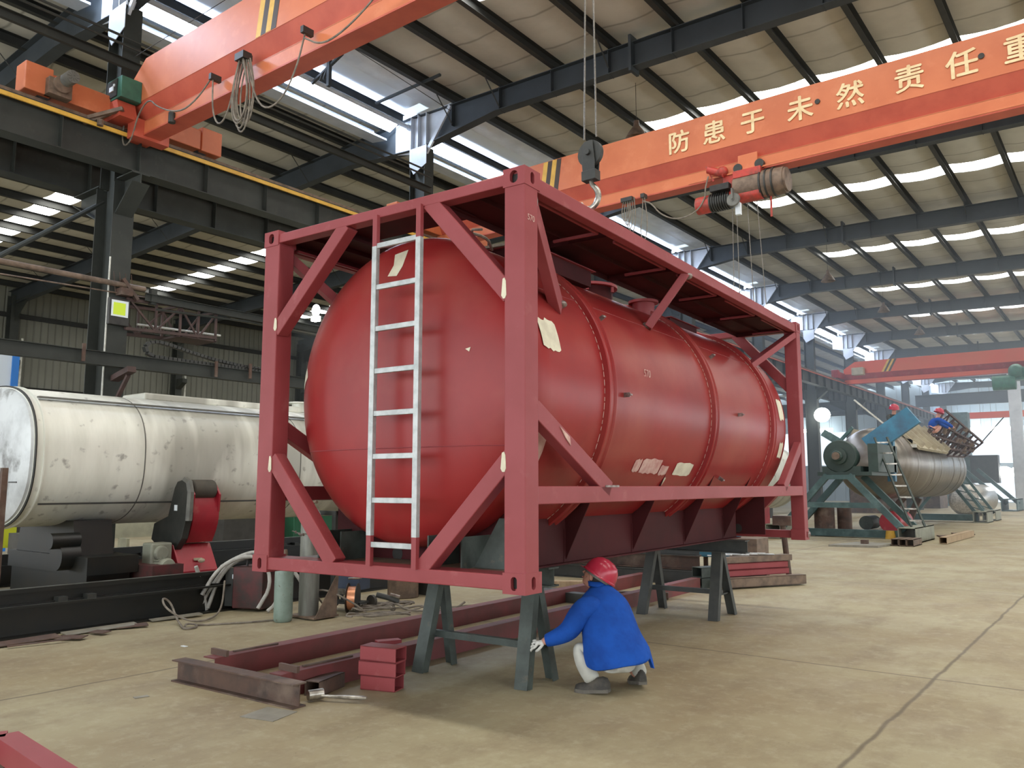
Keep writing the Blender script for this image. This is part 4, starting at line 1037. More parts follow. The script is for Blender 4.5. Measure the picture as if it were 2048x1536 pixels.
# struts from top rail to vessel
def strut(p, q, w, t_=.012, up=(0, 1, 0), l1=.05):
    m = MB(); m.bar(p, q, w, t_, up); m.bar(p, q, t_ * 1.3, .06, up); return cb(m, 'support_strut')
m = MB(); m.bar((-.05, .14, 2.375), (-.26, .80, 1.865), .075, .13, (0, 0, 1)); cb(m, 'support_strut', bevel=.004)
m = MB(); m.bar((-.05, 2.62, 2.47), (-.34, 2.45, 2.0), .13, .07, (0, 0, 1)); cb(m, 'support_strut', bevel=.004)
m = MB(); m.bar((-.06, L_ - .13, 2.44), (-.33, L_ - .95, 1.98), .11, .07, (0, 0, 1)); cb(m, 'support_strut', bevel=.004)
for yy, s in ((.15, 1), (2.62, 0), (L_ - .15, -1)):
    m = MB(); m.bar((-W_ + .05, yy, 2.45), (-W_ + .34, yy + s * .5 - (0 if s else .17), 1.98), .11, .07, (0, 0, 1)); cb(m, 'support_strut', bevel=.004)
m = MB()
for p in ((-.25, .83, 1.90), (-.34, 2.44, 2.02), (-.33, L_ - .93, 2.0), (-.03, 2.62, 2.455)): m.ball(p, .05, .05, .03, 8, 6)
cb(m, 'weld_bead', 'weld', smooth=True, label='bare weld at strut foot')
# manway coamings on top
def coam(x0, x1, y0, y1, z0=2.30, z1=2.44):
    m = MB(); m.box(x0, x1, y0, y1, z0, z1)
    oo = cb(m, 'spill_box', 'reddark', bevel=.004)
    m = MB(); m.box(x0 - .03, x1 + .03, y0 - .03, y0, z1 - .006, z1); m.box(x0 - .03, x1 + .03, y1, y1 + .03, z1 - .006, z1); m.box(x0 - .03, x0, y0, y1, z1 - .006, z1); m.box(x1, x1 + .03, y0, y1, z1 - .006, z1)
    cb(m, 'rim', 'red', oo)
coam(-1.75, -.62, .95, 1.95); coam(-1.6, -.80, 4.0, 4.75, 2.32, 2.42)
m = MB(); m.tube((-1.219, 2.95, 2.38), (-1.219, 2.95, 2.56), .25, n=32); oo = cb(m, 'manway', 'reddark', smooth=True)
m = MB(); m.tube((-1.219, 2.95, 2.555), (-1.219, 2.95, 2.58), .30, n=32)
for k in range(6):
    a = 2 * math.pi * k / 6; m.tube((-1.219 + .28 * math.cos(a), 2.95 + .28 * math.sin(a), 2.50), (-1.219 + .28 * math.cos(a), 2.95 + .28 * math.sin(a), 2.61), .016, n=8)
cb(m, 'lid', 'red', oo, smooth=True)
m = MB(); m.tube((-.80, 3.35, 2.30), (-.80, 3.35, 2.45), .11, n=24); m.tube((-.80, 3.35, 2.44), (-.80, 3.35, 2.465), .15, n=24); cb(m, 'valve_nozzle', 'red', smooth=True)
m = MB(); m.path([(-.9, .9, 2.42), (-.8, .7, 2.46), (-1.0, .55, 2.50), (-1.1, .7, 2.52)], .012, 6, smooth=2); m.path([(-.95, .9, 2.42), (-.9, .6, 2.50), (-.7, .5, 2.44)], .01, 6, smooth=2); m.bar((-1.3, .85, 2.44), (-.5, .95, 2.45), .03, .02); cb(m, 'hose_and_rods', 'cable', label='grey rods and hose lying on the tank')
# undercarriage: keel skirts, fins, saddles
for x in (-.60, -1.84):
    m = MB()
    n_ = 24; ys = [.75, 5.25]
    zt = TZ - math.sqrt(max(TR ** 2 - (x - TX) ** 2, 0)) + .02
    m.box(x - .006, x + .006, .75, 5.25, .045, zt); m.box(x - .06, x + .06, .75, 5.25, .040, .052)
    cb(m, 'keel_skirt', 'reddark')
for x, s in ((-.60, 1), (-1.84, -1)):
    for y in (1.45, 2.60, 3.75, 4.85):
        xo = x + s * .36; zo = TZ - math.sqrt(TR ** 2 - (xo - TX) ** 2)
        m = MB(); m.prism([(x, .05), (xo, zo + .01), (x, zo + .02 - .25)] if False else [(x, .05), (xo, zo + .01), (x + s * .18, TZ - math.sqrt(TR ** 2 - (x + s * .18 - TX) ** 2) + .02), (x, TZ - math.sqrt(TR ** 2 - (x - TX) ** 2) + .02)], (0, y - .005, 0), (1, 0, 0), (0, 0, 1), (0, .01, 0))
        m.box(x - .01 if s < 0 else x, x if s < 0 else x + .01, y - .03, y + .03, .05, .30)
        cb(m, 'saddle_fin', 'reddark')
m = MB()
for y in (1.75, 2.9, 4.0): pass
for y0 in (.52, 5.50):
    prof_ = [(-2.10, .07), (-.34, .07), (-.34, .60)] + [(TX + TR * math.cos(a), TZ + TR * math.sin(a) + .01) for a in [R(-t_) for t_ in range(39, 142, 6)]] + [(-2.10, .60)]
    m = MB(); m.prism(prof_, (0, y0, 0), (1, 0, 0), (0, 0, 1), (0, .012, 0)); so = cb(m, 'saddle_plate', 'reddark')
    m = MB()
    for hx_ in (-1.77, -1.47, -.97, -.66): m.tube((hx_, y0 - .002, .135), (hx_, y0 - .0005, .135), .05, n=20)
    cb(m, 'lightening_hole', 'black', so)
for x in (-1.95, -1.72, -.90, -.62): cb(MB().box(x - .006, x + .006, .19, .52, .09, .30), 'front_saddle_leg', 'trestle', label='bare grey saddle leg plate')
m = MB(); m.prism([(-.34, .10), (-.60, .10), (-.40, .42), (-.30, .42)], (0, .30, 0), (1, 0, 0), (0, 0, 1), (0, .01, 0))
cb(m, 'front_saddle_leg', 'trestle', label='bare grey saddle leg plate')
m = MB(); m.box(-2.2, -.25, .185, .53, .088, .098); cb(m, 'dusty_sole_plate', 'dusty', label='dusty horizontal sole plate')
# welded tag at rear corner
m = MB(); m.ball((-.02, L_ - .02, .06), .05, .03, .05, 8, 6); cb(m, 'weld_bead', 'weld')

# ================================================================ TRESTLES
def c2w(x, y, z=0):
    v = Matrix.Rotation(ANG, 4, 'Z') @ Vector((x, y, 0)); return Vector((-2.872 + v.x, 3.885 + v.y, z))
def trestle(label, cx, cy, hw, hy, top, mt, beam_over=.25):
    p = c2w(cx, cy); t = thing('support_trestle', label, 'trestle', tuple(p), ANG)
    def lb(m, nm, mtt=mt): return m.build(nm, mtt, t, local=True)
    m = MB(); m.ibeam((-hw - beam_over, 0, top - .07), (hw + beam_over, 0, top - .07), .14, .14, .01, .012); lb(m, 'top_beam')
    for sx in (-1, 1):
        for sy in (-1, 1):
            a = Vector((sx * hw * .93, sy * .05, top - .13)); b = Vector((sx * hw, sy * hy, 0))
            m = MB()
            m.bar(b, a, .11, .010, (0, 1, 0)); d = (a - b).normalized()
            m.bar(b + Vector((-.05 * sx, 0, 0)) + Vector((0, -sy * .035, 0)), a + Vector((-.05 * sx, -sy * .035, 0)), .010, .075, (0, 1, 0)) if False else m.bar(b + Vector((.05, -sy * .03, 0)), a + Vector((.05, -sy * .03, 0)), .010, .07, (0, 1, 0))
            lb(m, 'leg')
    for sx in (-1, 1):
        m = MB(); m.bar((sx * hw * .98, -hy * .72, .25), (sx * hw * .98, hy * .72, .25), .05, .012, (0, 0, 1)); lb(m, 'side_tie')
    m = MB(); m.bar((-hw, 0.0, .27), (hw, 0.0, .27), .05, .05); lb(m, 'cross_tie')
    return t
trestle('grey green steel trestle the worker reaches for, under the front of the container', -1.14, 1.14, .48, .21, .84, 'trestle', .15)
trestle('dark steel trestle under the rear half of the container', -1.05, 4.84, .42, .30, .84, 'trestledark', .30)

# ================================================================ LOOSE STEEL ON THE FLOOR
def cbeam(label, cat, pts, h, b, mt, name='steel_channel', kind='channel', side=1, z=None, group=None):
    a, c_ = pts; zc = h / 2 if z is None else z
    m = MB(); p, q = c2w(*a, zc), c2w(*c_, zc)
    if kind == 'channel': m.channel(p, q, h, b, .009, side)
    elif kind == 'rhs': m.rhs(p, q, b, h, .006)
    else: m.ibeam(p, q, h, b, .008, .010)
    return tag(m.build(name, mt), label, cat, group)
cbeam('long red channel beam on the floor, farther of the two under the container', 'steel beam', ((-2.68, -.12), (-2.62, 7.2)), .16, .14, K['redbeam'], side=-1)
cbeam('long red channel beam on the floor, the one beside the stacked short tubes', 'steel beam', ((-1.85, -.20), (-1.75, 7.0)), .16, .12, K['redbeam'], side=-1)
cbeam('short grey I beam lying across the ends of the two red beams', 'steel beam', ((-2.92, -.26), (-1.58, -.27)), .155, .11, 'rust', name='steel_beam', kind='ibeam')
for i, (x, y) in enumerate(((-2.75, -.06), (-1.90, -.12))):
    m = MB(); p = c2w(x, y); m.obox(p + Vector((0, .03, .182)), (.10, 0, 0), (0, .012, 0), (0, 0, .022)); tag(m.build('steel_offcut', 'rust'), 'small rusty bar end on the red beam %s' % ('farther from the camera', 'nearer the stacked tubes')[i], 'offcut')
m = MB(); m.bar(c2w(-2.76, .1, .166), c2w(-2.73, .50, .166), .02, .012); tag(m.build('steel_rod', 'rust'), 'thin rod lying on the farther red beam', 'rod')
m = MB(); m.bar(c2w(-1.92, .05, .166), c2w(-1.89, .50, .166), .02, .012); tag(m.build('steel_rod', 'rust'), 'thin rod lying on the red beam beside the stacked tubes', 'rod')
# three short tubes stacked, one on beam, one dark tube
def short_tube(label, c, L, w, h, ang, mt, z):
    d = Vector((math.cos(ang), math.sin(ang), 0)); m = MB(); p = Vector((c[0], c[1], z + h / 2))
    m.rhs(p - d * L / 2, p + d * L / 2, w, h, .006); return tag(m.build('square_tube', mt), label, 'steel tube')
a0 = math.atan2(.08, .25)
short_tube('short red square tube at the bottom of the stack of three', (-4.385, 4.22), .27, .14, .098, a0, 'red', 0)
short_tube('short red square tube in the middle of the stack of three', (-4.385, 4.215), .30, .14, .098, a0 - .03, 'red', .0985)
short_tube('short red square tube on top of the stack of three', (-4.39, 4.23), .30, .14, .098, a0 - .10, 'red', .197)
short_tube('dark open square tube beside the hammer', (-4.655, 3.93), .32, .12, .10, math.atan2(.32, -.10), 'rust', 0)
short_tube('short red tube resting between the two long red beams', (-5.06, 4.93), .20, .10, .10, math.atan2(.2, .10), 'red', .06)
m = MB(); m.obox((-5.06, 4.93, .03), (.12, 0, 0), (0, .06, 0), (0, 0, .03)); tag(m.build('steel_block', 'red'), 'low red block under the short tube between the beams', 'block')
# hammer
t = thing('hammer', 'steel hammer lying on the floor beside the dark open tube', 'hammer', (-4.35, 3.72, 0))
m = MB(); m.tube((-4.505, 3.66, .045), (-4.47, 3.76, .045), .034, n=14); m.build('head', 'chrome', t, smooth=True, bevel=.004)
m = MB(); m.loft([[Vector((-4.47 + .30 * s, 3.72 + .155 * s, .036)) + Vector((-.45 * math.sin(a) * w, .9 * math.sin(a) * w, .75 * math.cos(a) * w)) for a in [2 * math.pi * k / 10 for k in range(10)]] for s, w in ((0, .012), (.3, .013), (.6, .018), (.9, .019), (1, .012))]); m.build('handle', 'chrome', t, smooth=True)
# thin plates
def plate(label, pts, z0=.001, th=.004, mt='plate'):
    m = MB(); n_ = len(pts); m.prism(pts, (0, 0, z0), (1, 0, 0), (0, 1, 0), (0, 0, th)); return tag(m.build('steel_plate', mt), label, 'steel plate')
plate('thin grey square of sheet steel flat on the floor before the I beam', [(-4.56, 3.18), (-4.31, 3.24), (-4.37, 3.47), (-4.61, 3.42)])
plate('tiny pale metal scrap alone on the open floor', [(-5.55, 3.02), (-5.50, 3.01), (-5.48, 3.10), (-5.53, 3.11)])
plate('small white scrap on the floor below the looped cable', [(-6.95, 4.20), (-6.88, 4.20), (-6.88, 4.23), (-6.95, 4.23)], mt='panelwhite')
# red beam end in the bottom corner
t = thing('painted_steel_stand', 'low reddish painted steel stand alone on the open floor', 'stand', (-4.2, 1.7, 0))
m = MB(); m.bar((-4.26, 1.72, .24), (-3.2, 1.62, .24), .10, .10); m.build('top_bar', 'red', t)
m = MB(); m.bar((-4.21, 1.70, .10), (-3.2, 1.60, .10), .06, .05); m.bar((-4.22, 1.72, 0), (-4.22, 1.72, .2), .06, .06); m.build('lower_bar', 'rust', t)
m = MB(); m.bar((-4.26, 1.72, .24), (-4.7, .9, .24), .10, .10); m.build('side_bar', 'red', t)

# ================================================================ PALE TANK AND ITS ROTATOR
t = thing('storage_tank', 'long pale steel tank with oval ends lying on red rollers', 'tank', (-10.9, 9, 0.95))
def sup(cx, cz, a, b, y, n=72, e=2.6, k=1.0):
    r = []
    for i in range(n):
        q = 2 * math.pi * i / n; c, s = math.cos(q), math.sin(q)
        r.append(Vector((cx + k * a * math.copysign(abs(c) ** (2 / e), c), y, cz + k * b * math.copysign(abs(s) ** (2 / e), s))))
    return r
TA, TB, TCX, TCZ = 1.22, .83, -10.9, 1.765
m = MB(); m.loft([sup(TCX, TCZ, TA, TB, y) for y in (3.98, 6, 8, 10, 12, 14.4)], caps=True); m.build('shell', 'whitetank', t, smooth=True)
m = MB(); m.loft([sup(TCX, TCZ, TA, TB, 3.90, k=.30), sup(TCX, TCZ, TA, TB, 3.905, k=.7), sup(TCX, TCZ, TA, TB, 3.92, k=.93), sup(TCX, TCZ, TA, TB, 3.95, k=.985), sup(TCX, TCZ, TA, TB, 3.985, k=.99)]); m.build('end_plate', 'whitehead', t, smooth=True)
for y in (3.98, 4.07):
    m = MB(); m.loft([sup(TCX, TCZ, TA, TB, y, k=.99), sup(TCX, TCZ, TA + .02, TB + .02, y + .008), sup(TCX, TCZ, TA + .02, TB + .02, y + .022), sup(TCX, TCZ, TA, TB, y + .03, k=.99)], caps=False); tag(m.build('rolled_rim', 'guard' if y < 4 else 'whitetank', t, smooth=True), 'dark rolled rim of the tank end' if y < 4 else 'pale rolled rim')
m = MB(); m.box(-11.9, -9.90, 3.905, 3.915, 1.46, 1.475)
m.build('end_seam', 'guard', t)
m = MB(); m.box(-10.0, -9.94, 4.1, 14.4, 2.432, 2.45); m.build('top_seam', 'guardedge', t)
m = MB(); m.box(-9.79, -9.757, 4.1, 14.4, 1.215, 1.235); m.build('lower_seam', 'guard', t)
for y in (5.25, 7.6, 9.9):
    m = MB(); m.loft([sup(TCX, TCZ, TA + .002, TB + .002, y), sup(TCX, TCZ, TA + .003, TB + .003, y + .015)], caps=False); m.build('ring_seam', 'guardedge', t, smooth=True)
m = MB(); m.box(-11.2, -10.6, 5.7, 12.5, 2.58, 2.68); m.build('top_ridge', 'whitetank', t, bevel=.02)
m = MB(); m.tube((-10.7, 8.35, 2.6), (-10.7, 8.35, 2.74), .12, n=20); m.tube((-10.7, 8.35, 2.74), (-10.7, 8.35, 2.76), .19, n=24); m.build('fill_neck', 'whitetank', t, smooth=True)

def track(x, label):
    t = thing('floor_rail', label, 'rail', (x, 0, 0))
    m = MB(); m.ibeam((x, -3, .15), (x, 16, .15), .30, .28, .014, .018); m.build('base_beam', 'blackrail_and_shade', t)
    m = MB(); m.box(x - .065, x + .065, -3, 16, .30, .314); m.box(x - .01, x + .01, -3, 16, .31, .42); m.box(x - .035, x + .035, -3, 16, .41, .448); m.build('rail', 'blackrail_and_shade', t)
    m = MB(); m.box(x - .034, x + .034, -3, 16, .4485, .452); m.box(x + .128, x + .1385, -3, 16, .302, .304); m.build('worn_top', 'wornrail', t)
    m = MB()
    y = -2.2
    while y < 15.5:
        for dy in (0, .28): m.box(x + .03, x + .13, y + dy, y + dy + .09, .30, .35)
        y += 3.0
    m.build('rail_clamp', 'guard', t)
track(-8.60, 'black floor rail with clamps beside the loose scrap and welding machine')
track(-13.05, 'black floor rail behind the red rollers under the pale tank')

def roller(y0, label, dark=False):
    t = thing('tank_roller', label, 'tank roller', (-9.55, y0 + .3, 0))
    rd = 'rollred'
    # base
    m = MB(); m.prism([(-10.1, .25), (-9.42, .25), (-9.42, .38), (-9.62, .70), (-10.1, .70)], (0, y0 + .02, 0), (1, 0, 0), (0, 0, 1), (0, .52, 0)); m.build('base_box', rd, t, bevel=.012)
    m = MB(); m.box(-12.9, -8.7, y0 + .06, y0 + .46, .12, .26); m.build('cross_member', 'weldred', t)
    # curved arm
    arc = []
    for i in range(9):
        f = i / 8; z = .72 + .62 * f; x = -9.55 + .13 * math.sin(math.pi * f * .9)
        arc.append((x, z))
    back = [(x - .22, z) for x, z in arc]
    m = MB(); m.prism(arc + back[::-1], (0, y0 + .16, 0), (1, 0, 0), (0, 0, 1), (0, .36, 0)); m.build('arm', rd, t, smooth=True, angle=30)
    m = MB()
    for yy in (y0 + .14, y0 + .50): m.prism([(-9.60, 1.05), (-9.42, 1.10), (-9.40, 1.32), (-9.5, 1.44), (-9.62, 1.40)], (0, yy, 0), (1, 0, 0), (0, 0, 1), (0, .025, 0))
    m.build('roller_cheek', rd, t)
    m = MB(); m.tube((-9.545, y0 + .17, 1.38), (-9.545, y0 + .49, 1.38), .125, n=28); m.build('roller_wheel', 'rubber', t, smooth=True, bevel=.02)
    # chain guard plate
    g = [(-9.50, 1.50), (-9.40, 1.46), (-9.36, 1.35), (-9.38, 1.0), (-9.45, .78), (-9.60, .62), (-9.95, .64), (-10.15, .75), (-10.1, .95), (-9.78, 1.05), (-9.66, 1.4), (-9.6, 1.48)]
    m = MB(); m.prism(g, (0, y0 + .03, 0), (1, 0, 0), (0, 0, 1), (0, .09, 0)); m.build('chain_guard', 'guard', t, bevel=.008)
    m = MB(); m.prism([(a + .004, b) for a, b in g[:5]] + [(g[4][0] - .03, g[4][1] + .05), (g[0][0] - .02, g[0][1] - .03)], (0, y0 + .035, 0), (1, 0, 0), (0, 0, 1), (0, .08, 0)) if False else m.path([(-9.50, y0 + .075, 1.50), (-9.40, y0 + .075, 1.46), (-9.36, y0 + .075, 1.35), (-9.375, y0 + .075, 1.0)], .045, 6)
    m.build('guard_rim', 'guardedge', t)
    m = MB(); m.box(-9.63, -9.57, y0 + .022, y0 + .03, 1.12, 1.19); m.build('warning_sticker', 'panelwhite', t)
    # motor
    m = MB(); m.box(-9.72, -9.50, y0 - .32, y0 - .05, .40, .74); m.tube((-9.55, y0 - .20, .62), (-9.45, y0 - .20, .62), .09, n=16); m.build('gearbox', 'foot', t, bevel=.02)
    m = MB(); m.tube((-9.64, y0 - .20, .46), (-9.34, y0 - .20, .46), .10, n=24)
    for k in range(16):
        a = 2 * math.pi * k / 16; m.bar((-9.62, y0 - .20 + .105 * math.cos(a), .46 + .105 * math.sin(a)), (-9.40, y0 - .20 + .105 * math.cos(a), .46 + .105 * math.sin(a)), .012, .016, (0, math.cos(a), math.sin(a)))
    m.tube((-9.34, y0 - .20, .46), (-9.30, y0 - .20, .46), .108, .09, n=24); m.tube((-9.30, y0 - .20, .46), (-9.295, y0 - .20, .46), .06, n=16); m.build('drive_motor', 'foot', t, smooth=True)
    m = MB(); m.ball((-9.416, y0 + .30, .50), .02, .05, .028, 8, 6); m.ball((-9.44, y0 + .30, .43), .02, .05, .028, 8, 6) if False else m.box(-9.50, -9.465, y0 + .24, y0 + .34, .50, .53)
    m.build('paint_scrape', 'cream', t)
    return t
roller(5.62, 'red tank roller with dark chain guard and small motor, in front of the pale tank')
t = thing('tank_roller', 'dark roller carriage in shadow under the middle of the pale tank', 'tank roller', (-10.6, 5.0, 0))
m = MB(); m.box(-11.6, -9.5, 4.55, 5.15, .42, .62); m.build('carriage', 'blackrail_and_shade', t)  # near-black colour stands for the shade under the tank
m = MB(); m.prism([(-11.5, .62), (-9.9, .62), (-10.0, 1.02), (-11.4, 1.02)], (0, 4.6, 0), (1, 0, 0), (0, 0, 1), (0, .45, 0)); m.build('cradle', 'blackrail_and_shade', t)
m = MB(); m.tube((-9.95, 4.4, .62), (-9.95, 4.62, .62), .16, n=20); m.tube((-9.9, 4.3, .80), (-9.9, 4.62, .80), .09, n=16); m.build('drive_gear', 'blackrail_and_shade', t, smooth=True)
m = MB(); m.box(-10.2, -9.2, 5.16, 5.55, .24, .50); m.build('red_base', 'weldred', t)
m = MB(); m.box(-11.6, -9.6, 4.6, 5.1, .06, .42); m.build('under_frame', 'blackrail_and_shade', t)
# post at the picture's edge
m = MB(); m.box(-9.75, -9.69, 3.68, 3.74, 0, 1.62); tag(m.build('steel_post', 'rust'), 'slim rusty upright standing before the end of the pale tank', 'post')

# things behind, under the tank
m = MB(); m.box(-15.9, -15.85, 5.92, 6.32, .35, 1.0); tag(m.build('plastic_sheet', 'yellowsheet'), 'lime yellow plastic sheet behind the floor rails', 'sheet')
m = MB(); m.box(-15.6, -14.9, 6.1, 7.6, 0, .62); tag(m.build('work_bench', 'boxdark'), 'low dark bench behind the far floor rail', 'bench')
m = MB(); m.box(-15.2, -14.95, 6.2, 6.6, .62, .72); tag(m.build('paper_bundle', 'panelwhite'), 'white bundle on the low dark bench', 'bundle')
m = MB(); m.box(-15.15, -14.95, 6.65, 7.1, .62, .70); tag(m.build('red_tool_box', 'rollred'), 'flat red box on the low dark bench', 'box')
m = MB(); m.lathe((-15.3, 6.75, .72), (0.3, -0.4, 1), [(.02, .0), (.14, .03), (.19, .10), (.2, .13)], 20, cap1=False); tag(m.build('metal_dish', 'chrome', smooth=True), 'shiny metal dish tilted above the low bench', 'dish')
m = MB(); m.box(-16.0, -15.9, 8.1, 9.15, .42, 1.25); m.box(-15.95, -15.6, 8.2, 8.25, 0, .42); m.box(-15.95, -15.6, 9.0, 9.05, 0, .42); tag(m.build('notice_board', 'caseplastic'), 'pale beige board standing behind the tank rollers', 'board')
t = thing('equipment_box', 'dark grey cabinet beyond the far rail with crumpled foil on top', 'cabinet', (-15.0, 10.4, 0))
m = MB(); m.box(-15.4, -14.7, 9.7, 10.8, 0, .78); m.build('body', 'boxdark', t, bevel=.01)
m = MB(); m.box(-14.98, -14.72, 10.8, 11.0, 0.1, .78); m.build('side_board', 'wood', t)
m = MB()
random.seed(5)
m.add([(-15.3 + .1 * i, 9.7 + 1.1 * j / 5, .80 + random.random() * .08) for j in range(6) for i in range(6)], [(j * 6 + i, j * 6 + i + 1, j * 6 + i + 7, j * 6 + i + 6) for j in range(5) for i in range(5)])
m.box(-14.75, -14.70, 9.7, 10.8, .76, .95)
tag(m.build('foil_sheet', 'foil'), 'crumpled silvery sheet lying on the dark grey cabinet', 'sheet')
m = MB(); m.box(-15.5, -14.4, 11.2, 13.5, 0, 1.15); tag(m.build('waste_bin', 'bingreen', bevel=.03), 'big dark green bin seen between the pale tank and the container post', 'bin')
# generic cluttered wall foot
for i, (y, w, h_, mt) in enumerate(((9, 2.4, 1.6, 'boxdark'), (13, 3.0, 1.9, 'guard'), (18, 2.0, 1.5, 'boxdark'))):
    m = MB(); m.box(-24, -23, y, y + w, 0, h_); m.box(-24.05, -22.95, y - .05, y + w + .05, h_, h_ + .05); tag(m.build('storage_cabinet', mt), 'dark storage cabinet far beyond the pale tank, %s from the booth' % ordn[i], 'cabinet')

# debris along the rail
random.seed(11)
labs = ['longest', 'second longest', 'bent', 'square', 'narrow', 'broken', 'smallest']
for i, (x, y, l, w, a) in enumerate(((-8.20, 3.25, .9, .16, 1.55), (-8.30, 4.15, .7, .14, 1.5), (-8.05, 3.75, .26, .12, .6), (-8.22, 4.42, .3, .12, 1.2), (-8.38, 5.0, .55, .10, 1.45), (-8.12, 4.05, .2, .1, .2), (-8.0, 3.45, .5, .03, 1.35))):
    m = MB(); d = Vector((math.cos(a), math.sin(a), .02)); n_ = Vector((-math.sin(a), math.cos(a), .08)); m.obox((x, y, .025), d * l / 2, n_ * w / 2, (0, 0, .004)); 
    tag(m.build('scrap_plate', 'plate' if i in (1, 4) else 'rust'), '%s flat steel scrap along the foot of the black rail' % labs[i], 'scrap')
# ================================================================ WELDING CORNER
t = thing('welding_machine', 'dirty dark red welding machine by the floor rail, grey cables draped over it', 'welding machine', (-8.35, 5.95, 0))
A2 = 0.35
def rb(cx, cy, hx, hy, z0, z1, a):
    m = MB(); m.obox((cx, cy, (z0 + z1) / 2), (hx * math.cos(a), hx * math.sin(a), 0), (-hy * math.sin(a), hy * math.cos(a), 0), (0, 0, (z1 - z0) / 2)); return m
rb(-8.32, 6.02, .20, .27, .03, .50, A2).build('case', 'weldred', t, bevel=.015)
m = rb(-8.36, 5.76, .19, .012, .05, .48, A2); m.build('front_panel', 'guard', t)
m = MB(); m.box(-8.47, -8.41, 5.715, 5.725, .36, .41); m.build('rating_label', 'panelwhite', t)
m = MB(); m.path([(-8.36, 5.85, .50), (-8.36, 5.85, .58), (-8.28, 6.2, .58), (-8.28, 6.2, .50)], .015, 6, smooth=1); m.build('handle', 'black', t)
t = thing('welding_cable', 'thick pale grey cables draped over the dark red welding machine', 'cable', (-8.3, 5.9, 0))
for i, pts in enumerate(([(-8.62, 5.42, .03), (-8.60, 5.52, .25), (-8.52, 5.70, .52), (-8.35, 5.85, .66), (-8.15, 6.0, .64), (-7.98, 6.05, .40), (-7.92, 5.95, .10), (-7.95, 5.85, .02)],
                         [(-8.55, 5.40, .2), (-8.50, 5.55, .48), (-8.38, 5.75, .62), (-8.22, 5.9, .68), (-8.05, 6.1, .6), (-7.9, 6.3, .3), (-7.86, 6.35, .04)],
                         [(-8.58, 5.5, .04), (-8.56, 5.62, .40), (-8.42, 5.8, .60), (-8.2, 6.05, .62), (-8.02, 6.2, .42), (-7.96, 6.1, .18)],
                         [(-8.60, 5.34, .52), (-8.62, 5.44, .3), (-8.60, 5.5, .02)],
                         [(-8.5, 5.6, .50), (-8.3, 5.72, .63), (-8.1, 5.9, .60), (-7.98, 5.92, .3), (-7.99, 5.75, .06)])):
    m = MB(); m.path(pts, .022, 8, smooth=2); m.build('cable_strand', 'whitecable', t, smooth=True)
t = thing('looped_cable', 'thin brown cable lying in two loops on the floor before the rail', 'cable', (-7.9, 4.9, 0))
m = MB(); m.path([(-8.42, 5.60, .35), (-8.30, 5.50, .06), (-7.95, 5.15, .02), (-7.95, 4.9, .02), (-8.12, 4.72, .16), (-8.32, 4.78, .26), (-8.34, 4.90, .20), (-8.10, 4.84, .04), (-7.84, 4.74, .015), (-7.66, 4.66, .015), (-7.66, 4.80, .015), (-7.80, 4.88, .02), (-7.86, 4.80, .03), (-7.78, 4.74, .02)], .011, 6, smooth=3)
m.path([(-7.80, 4.88, .012), (-7.7, 5.0, .012), (-7.5, 5.35, .012), (-7.42, 5.6, .012)], .010, 6, smooth=2); m.build('cable_run', 'cable', t, smooth=True)
# gas cylinders
def cyl(label, x, y, r, h, mt, cap=True):
    t = thing('gas_cylinder', label, 'gas cylinder', (x, y, 0))
    m = MB(); m.lathe((x, y, 0), (0, 0, 1), [(r * .82, .0), (r * .96, .015), (r, .05), (r, h - r * 1.1), (r * .93, h - r * .7), (r * .7, h - r * .3), (r * .35, h - r * .05), (r * .3, h)], 36); m.build('body', mt, t, smooth=True)
    m = MB(); m.lathe((x, y, h), (0, 0, 1), [(r * .32, 0), (r * .32, .09), (r * .25, .13)], 20); m.tube((x, y, h + .05), (x + .09, y, h + .05), .018, n=10); m.build('valve', 'dusty', t, smooth=True)
    return t
cyl('short pale green gas cylinder standing under the container frame corner', -7.34, 5.60, .098, .62, 'greencyl')
cyl('tall grey gas cylinder chained in a cart behind the green cylinder', -7.32, 5.92, .108, 1.20, 'greycyl')
t = thing('cylinder_cart', 'flat steel cart holding the tall grey gas cylinder', 'cart', (-7.2, 6.0, 0))
m = MB(); m.box(-7.50, -7.08, 5.80, 6.14, .015, .035); m.build('base', 'dusty', t)
m = MB(); m.prism([(5.82, .02), (6.12, .02), (6.14, .50)], (-7.10, 0, 0), (0, 1, 0), (0, 0, 1), (.008, 0, 0)); m.build('side_web', 'dusty', t)
m = MB(); m.box(-7.16, -7.10, 6.08, 6.13, .03, 1.15); m.box(-7.48, -7.44, 6.08, 6.13, .03, 1.15); m.box(-7.48, -7.10, 6.10, 6.13, 1.1, 1.15); m.build('upright', 'guard', t)
m = MB()
for k in range(14):
    f = k / 13; p = Vector((-7.47 + .37 * f, 5.80 + .02 * math.sin(f * 9), .93 - .06 * math.sin(math.pi * f) + .06 * f)); m.lathe(p, (1, 0, .3) if k % 2 else (0, .3, 1), [(.014, -.003), (.018, 0), (.014, .003)], 8)
m.build('chain', 'weld', t)
